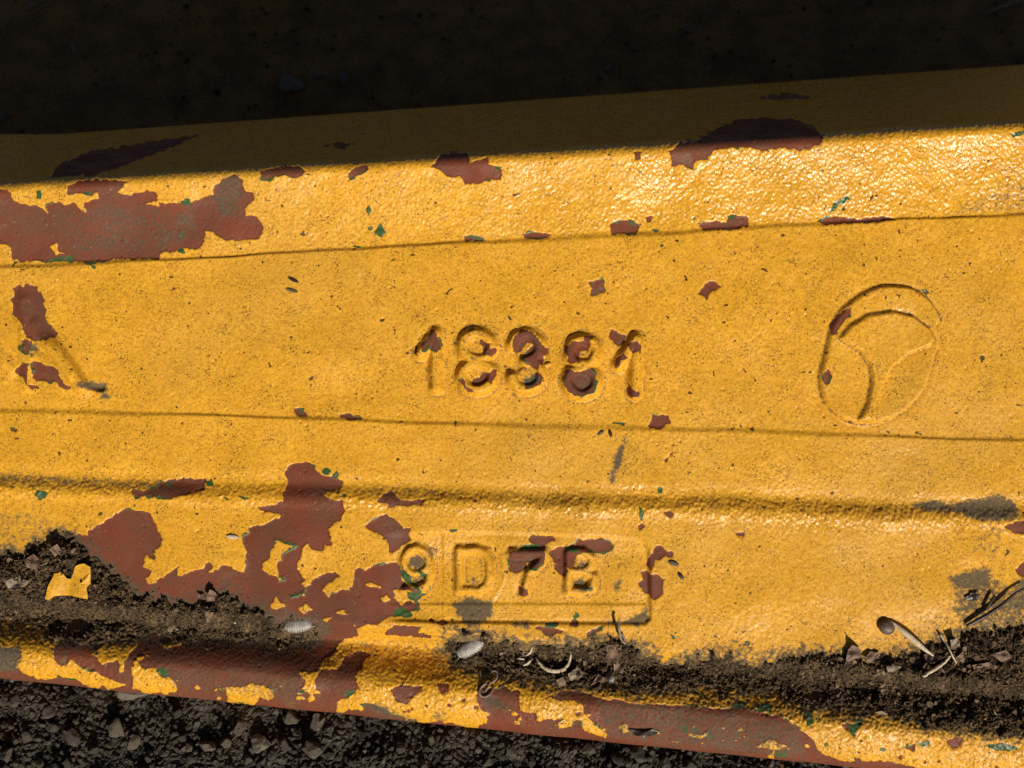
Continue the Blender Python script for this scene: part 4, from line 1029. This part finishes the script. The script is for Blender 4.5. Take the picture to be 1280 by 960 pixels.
leaf('black_husk', [(786,911),(796,913),(806,915),(816,912),(826,914),(815,920),(803,922),(793,919)], M_DARK, 'shrivelled dark husk lying on the red lip', 'husk', (1, 4), -.3, seed=61)
leaf('paint_flake', [(56,748),(60,733),(68,717),(78,715),(83,723),(90,724),(94,708),(104,704),(113,709),(113,730),(108,735),(110,749),(100,747),(84,744),(68,745),(60,751)], M_FLAKE, 'loose heart shaped flake of yellow paint on the left soil', 'paint flake', (3, 6), .06, 1.2, seed=62, crease=.25)
for px, py, lx, ly, a, m, lb in [
 (367,350,7.5,2.2,.45,M_DARK,'dark slender seed on the yellow face, upper of two'),
 (365,363,8,2.2,.3,M_SLIVER,'olive slender leaflet under the dark slender seed'),
 (751,541,5,2,-.6,M_SLIVER,'small leaflet under the second ridge line, left of a pair'),
 (763,542,5,2.2,1.3,M_DARK,'small dark leaflet under the second ridge line, right of a pair'),
 (842,704,7,3,.3,M_SLIVER,'olive leaflet right of the recessed panel'),
 (851,720,5.5,2.4,.9,M_DARK,'dark seed right of the recessed panel below the olive leaflet'),
 (291,671,8,2.8,.1,M_STRAW,'pale fleck with dark rim on the lower yellow panel'),
 (683,457,7,2.6,-.4,M_FLAKE,'curled yellow paint sliver on the numeral 3'),
 (1063,528,3,2,0,M_SEED,'tiny seed under the emblem'),
 (292,777,4,2,.5,M_STRAW,'tiny pale crumb on the left soil')]:
    grain_seed('seed', px, py, lx, ly, a, m, lb, 'seed', ly * .55)
# fine fibres and crumbs of leaf mixed into the soil
LV, LF, off = [], [], 0
inside = np.argwhere((SD > 5) & (GX > -40) & (GX < 1320)); rgl = random.Random(5)
hot = [(1240,800),(780,830),(1180,840),(1230,820),(700,830),(40,705),(1120,835),(650,820),(1060,820)]
for i in range(330):
    if i % 2:
        hx, hy = rgl.choice(hot); px, py = hx + rgl.gauss(0, 28), hy + rgl.gauss(0, 9)
        if SD[int(np.clip(py - Y0, 0, NY - 1)), int(np.clip(px - X0, 0, NX - 1))] < 2: continue
    else:
        yy, xx = inside[rgl.randrange(len(inside))]; px, py = xx + X0, yy + Y0
    b = on(px, py)
    if b[1] > at(L_K, b[0]) - 6: continue
    a = rgl.uniform(0, 6.28); dx, dy = math.cos(a), math.sin(a)
    if i % 3:      # fibre
        L_, r_, n_ = rgl.uniform(4, 13), rgl.uniform(.35, .8), 6; bend = rgl.uniform(-.6, .6)
        for q in range(n_):
            t = q / (n_ - 1) - .5; cx, cy = b[0] + dx * t * L_ - dy * bend * L_ * t * t, b[1] + dy * t * L_ + dx * bend * L_ * t * t
            for j in range(4):
                an = j * math.pi / 2; LV.append((cx - dy * r_ * math.cos(an), cy + dx * r_ * math.cos(an), b[2] + 1.2 + 3 * t * bend + r_ * math.sin(an)))
        for q in range(n_ - 1):
            for j in range(4): LF.append(tuple(off + k for k in (q*4+j, q*4+(j+1) % 4, (q+1)*4+(j+1) % 4, (q+1)*4+j)))
        off += n_ * 4
    else:          # crumb of leaf with thickness
        R_ = rgl.uniform(1.8, 5); m_ = 6; tz = rgl.uniform(-.5, .5)
        ring = [(R_ * rgl.uniform(.5, 1.2) * math.cos(k) , R_ * rgl.uniform(.5, 1.2) * math.sin(k)) for k in np.arange(m_) * 2 * math.pi / m_]
        for zz in (0, .5):
            for (u, v_) in ring: LV.append((b[0] + u, b[1] + v_, b[2] + 1 + tz * u + .25 * abs(v_) + zz))
        LF.append(tuple(off + m_ + k for k in range(m_))[::-1]); LF.append(tuple(off + k for k in range(m_)))
        for k in range(m_): LF.append((off + k, off + (k+1) % m_, off + m_ + (k+1) % m_, off + m_ + k))
        off += 2 * m_
lit = finish('plant_litter', to_world(np.array(LV)), LF, simple_mat('mixed_plant_litter', (0.20, 0.125, 0.07), (0.09, 0.055, 0.03), 60, 0.75, 0.6, (0.36, 0.28, 0.18), 900), 'fine dry fibres and leaf crumbs mixed into the gutter soil', 'litter', smooth=False)
lit['kind'] = 'stuff'
# straws in the shade behind
def ground_straw(p0, p1, r, label):
    a, b = ground_pt(*p0), ground_pt(*p1); V, F = [], []
    n = 12; d = b - a; sd = np.cross(d, (0, 0, 1)); sd /= np.linalg.norm(sd)
    for i in range(n):
        t = i / (n - 1); c = a + d * t + sd * .0012 * math.sin(3 * t) + np.array([0, 0, .0035 + .006 * t * (1 - t)])
        for j in range(6):
            q = 2 * math.pi * j / 6; rr = r * (1 - .7 * abs(2 * t - 1))
            V.append(c + sd * rr * math.cos(q) + np.array([0, 0, rr * .6 * math.sin(q)]))
    for i in range(n - 1):
        for j in range(6): F.append((i*6+j, i*6+(j+1) % 6, (i+1)*6+(j+1) % 6, (i+1)*6+j))
    finish('ground_straw', np.array(V), F, M_LEAF, label, 'straw')
ground_straw((28, 20), (64, 2), .0014, 'dry straw in the shade at the upper left corner')
ground_straw((92, 58), (106, 78), .0012, 'short straw on shaded ground left of the pale stone')
ground_straw((1226, 22), (1275, 4), .0015, 'dry straw in the shade at the upper right corner')
ground_straw((878, 100), (885, 86), .001, 'tiny straw in the shade above the flange')
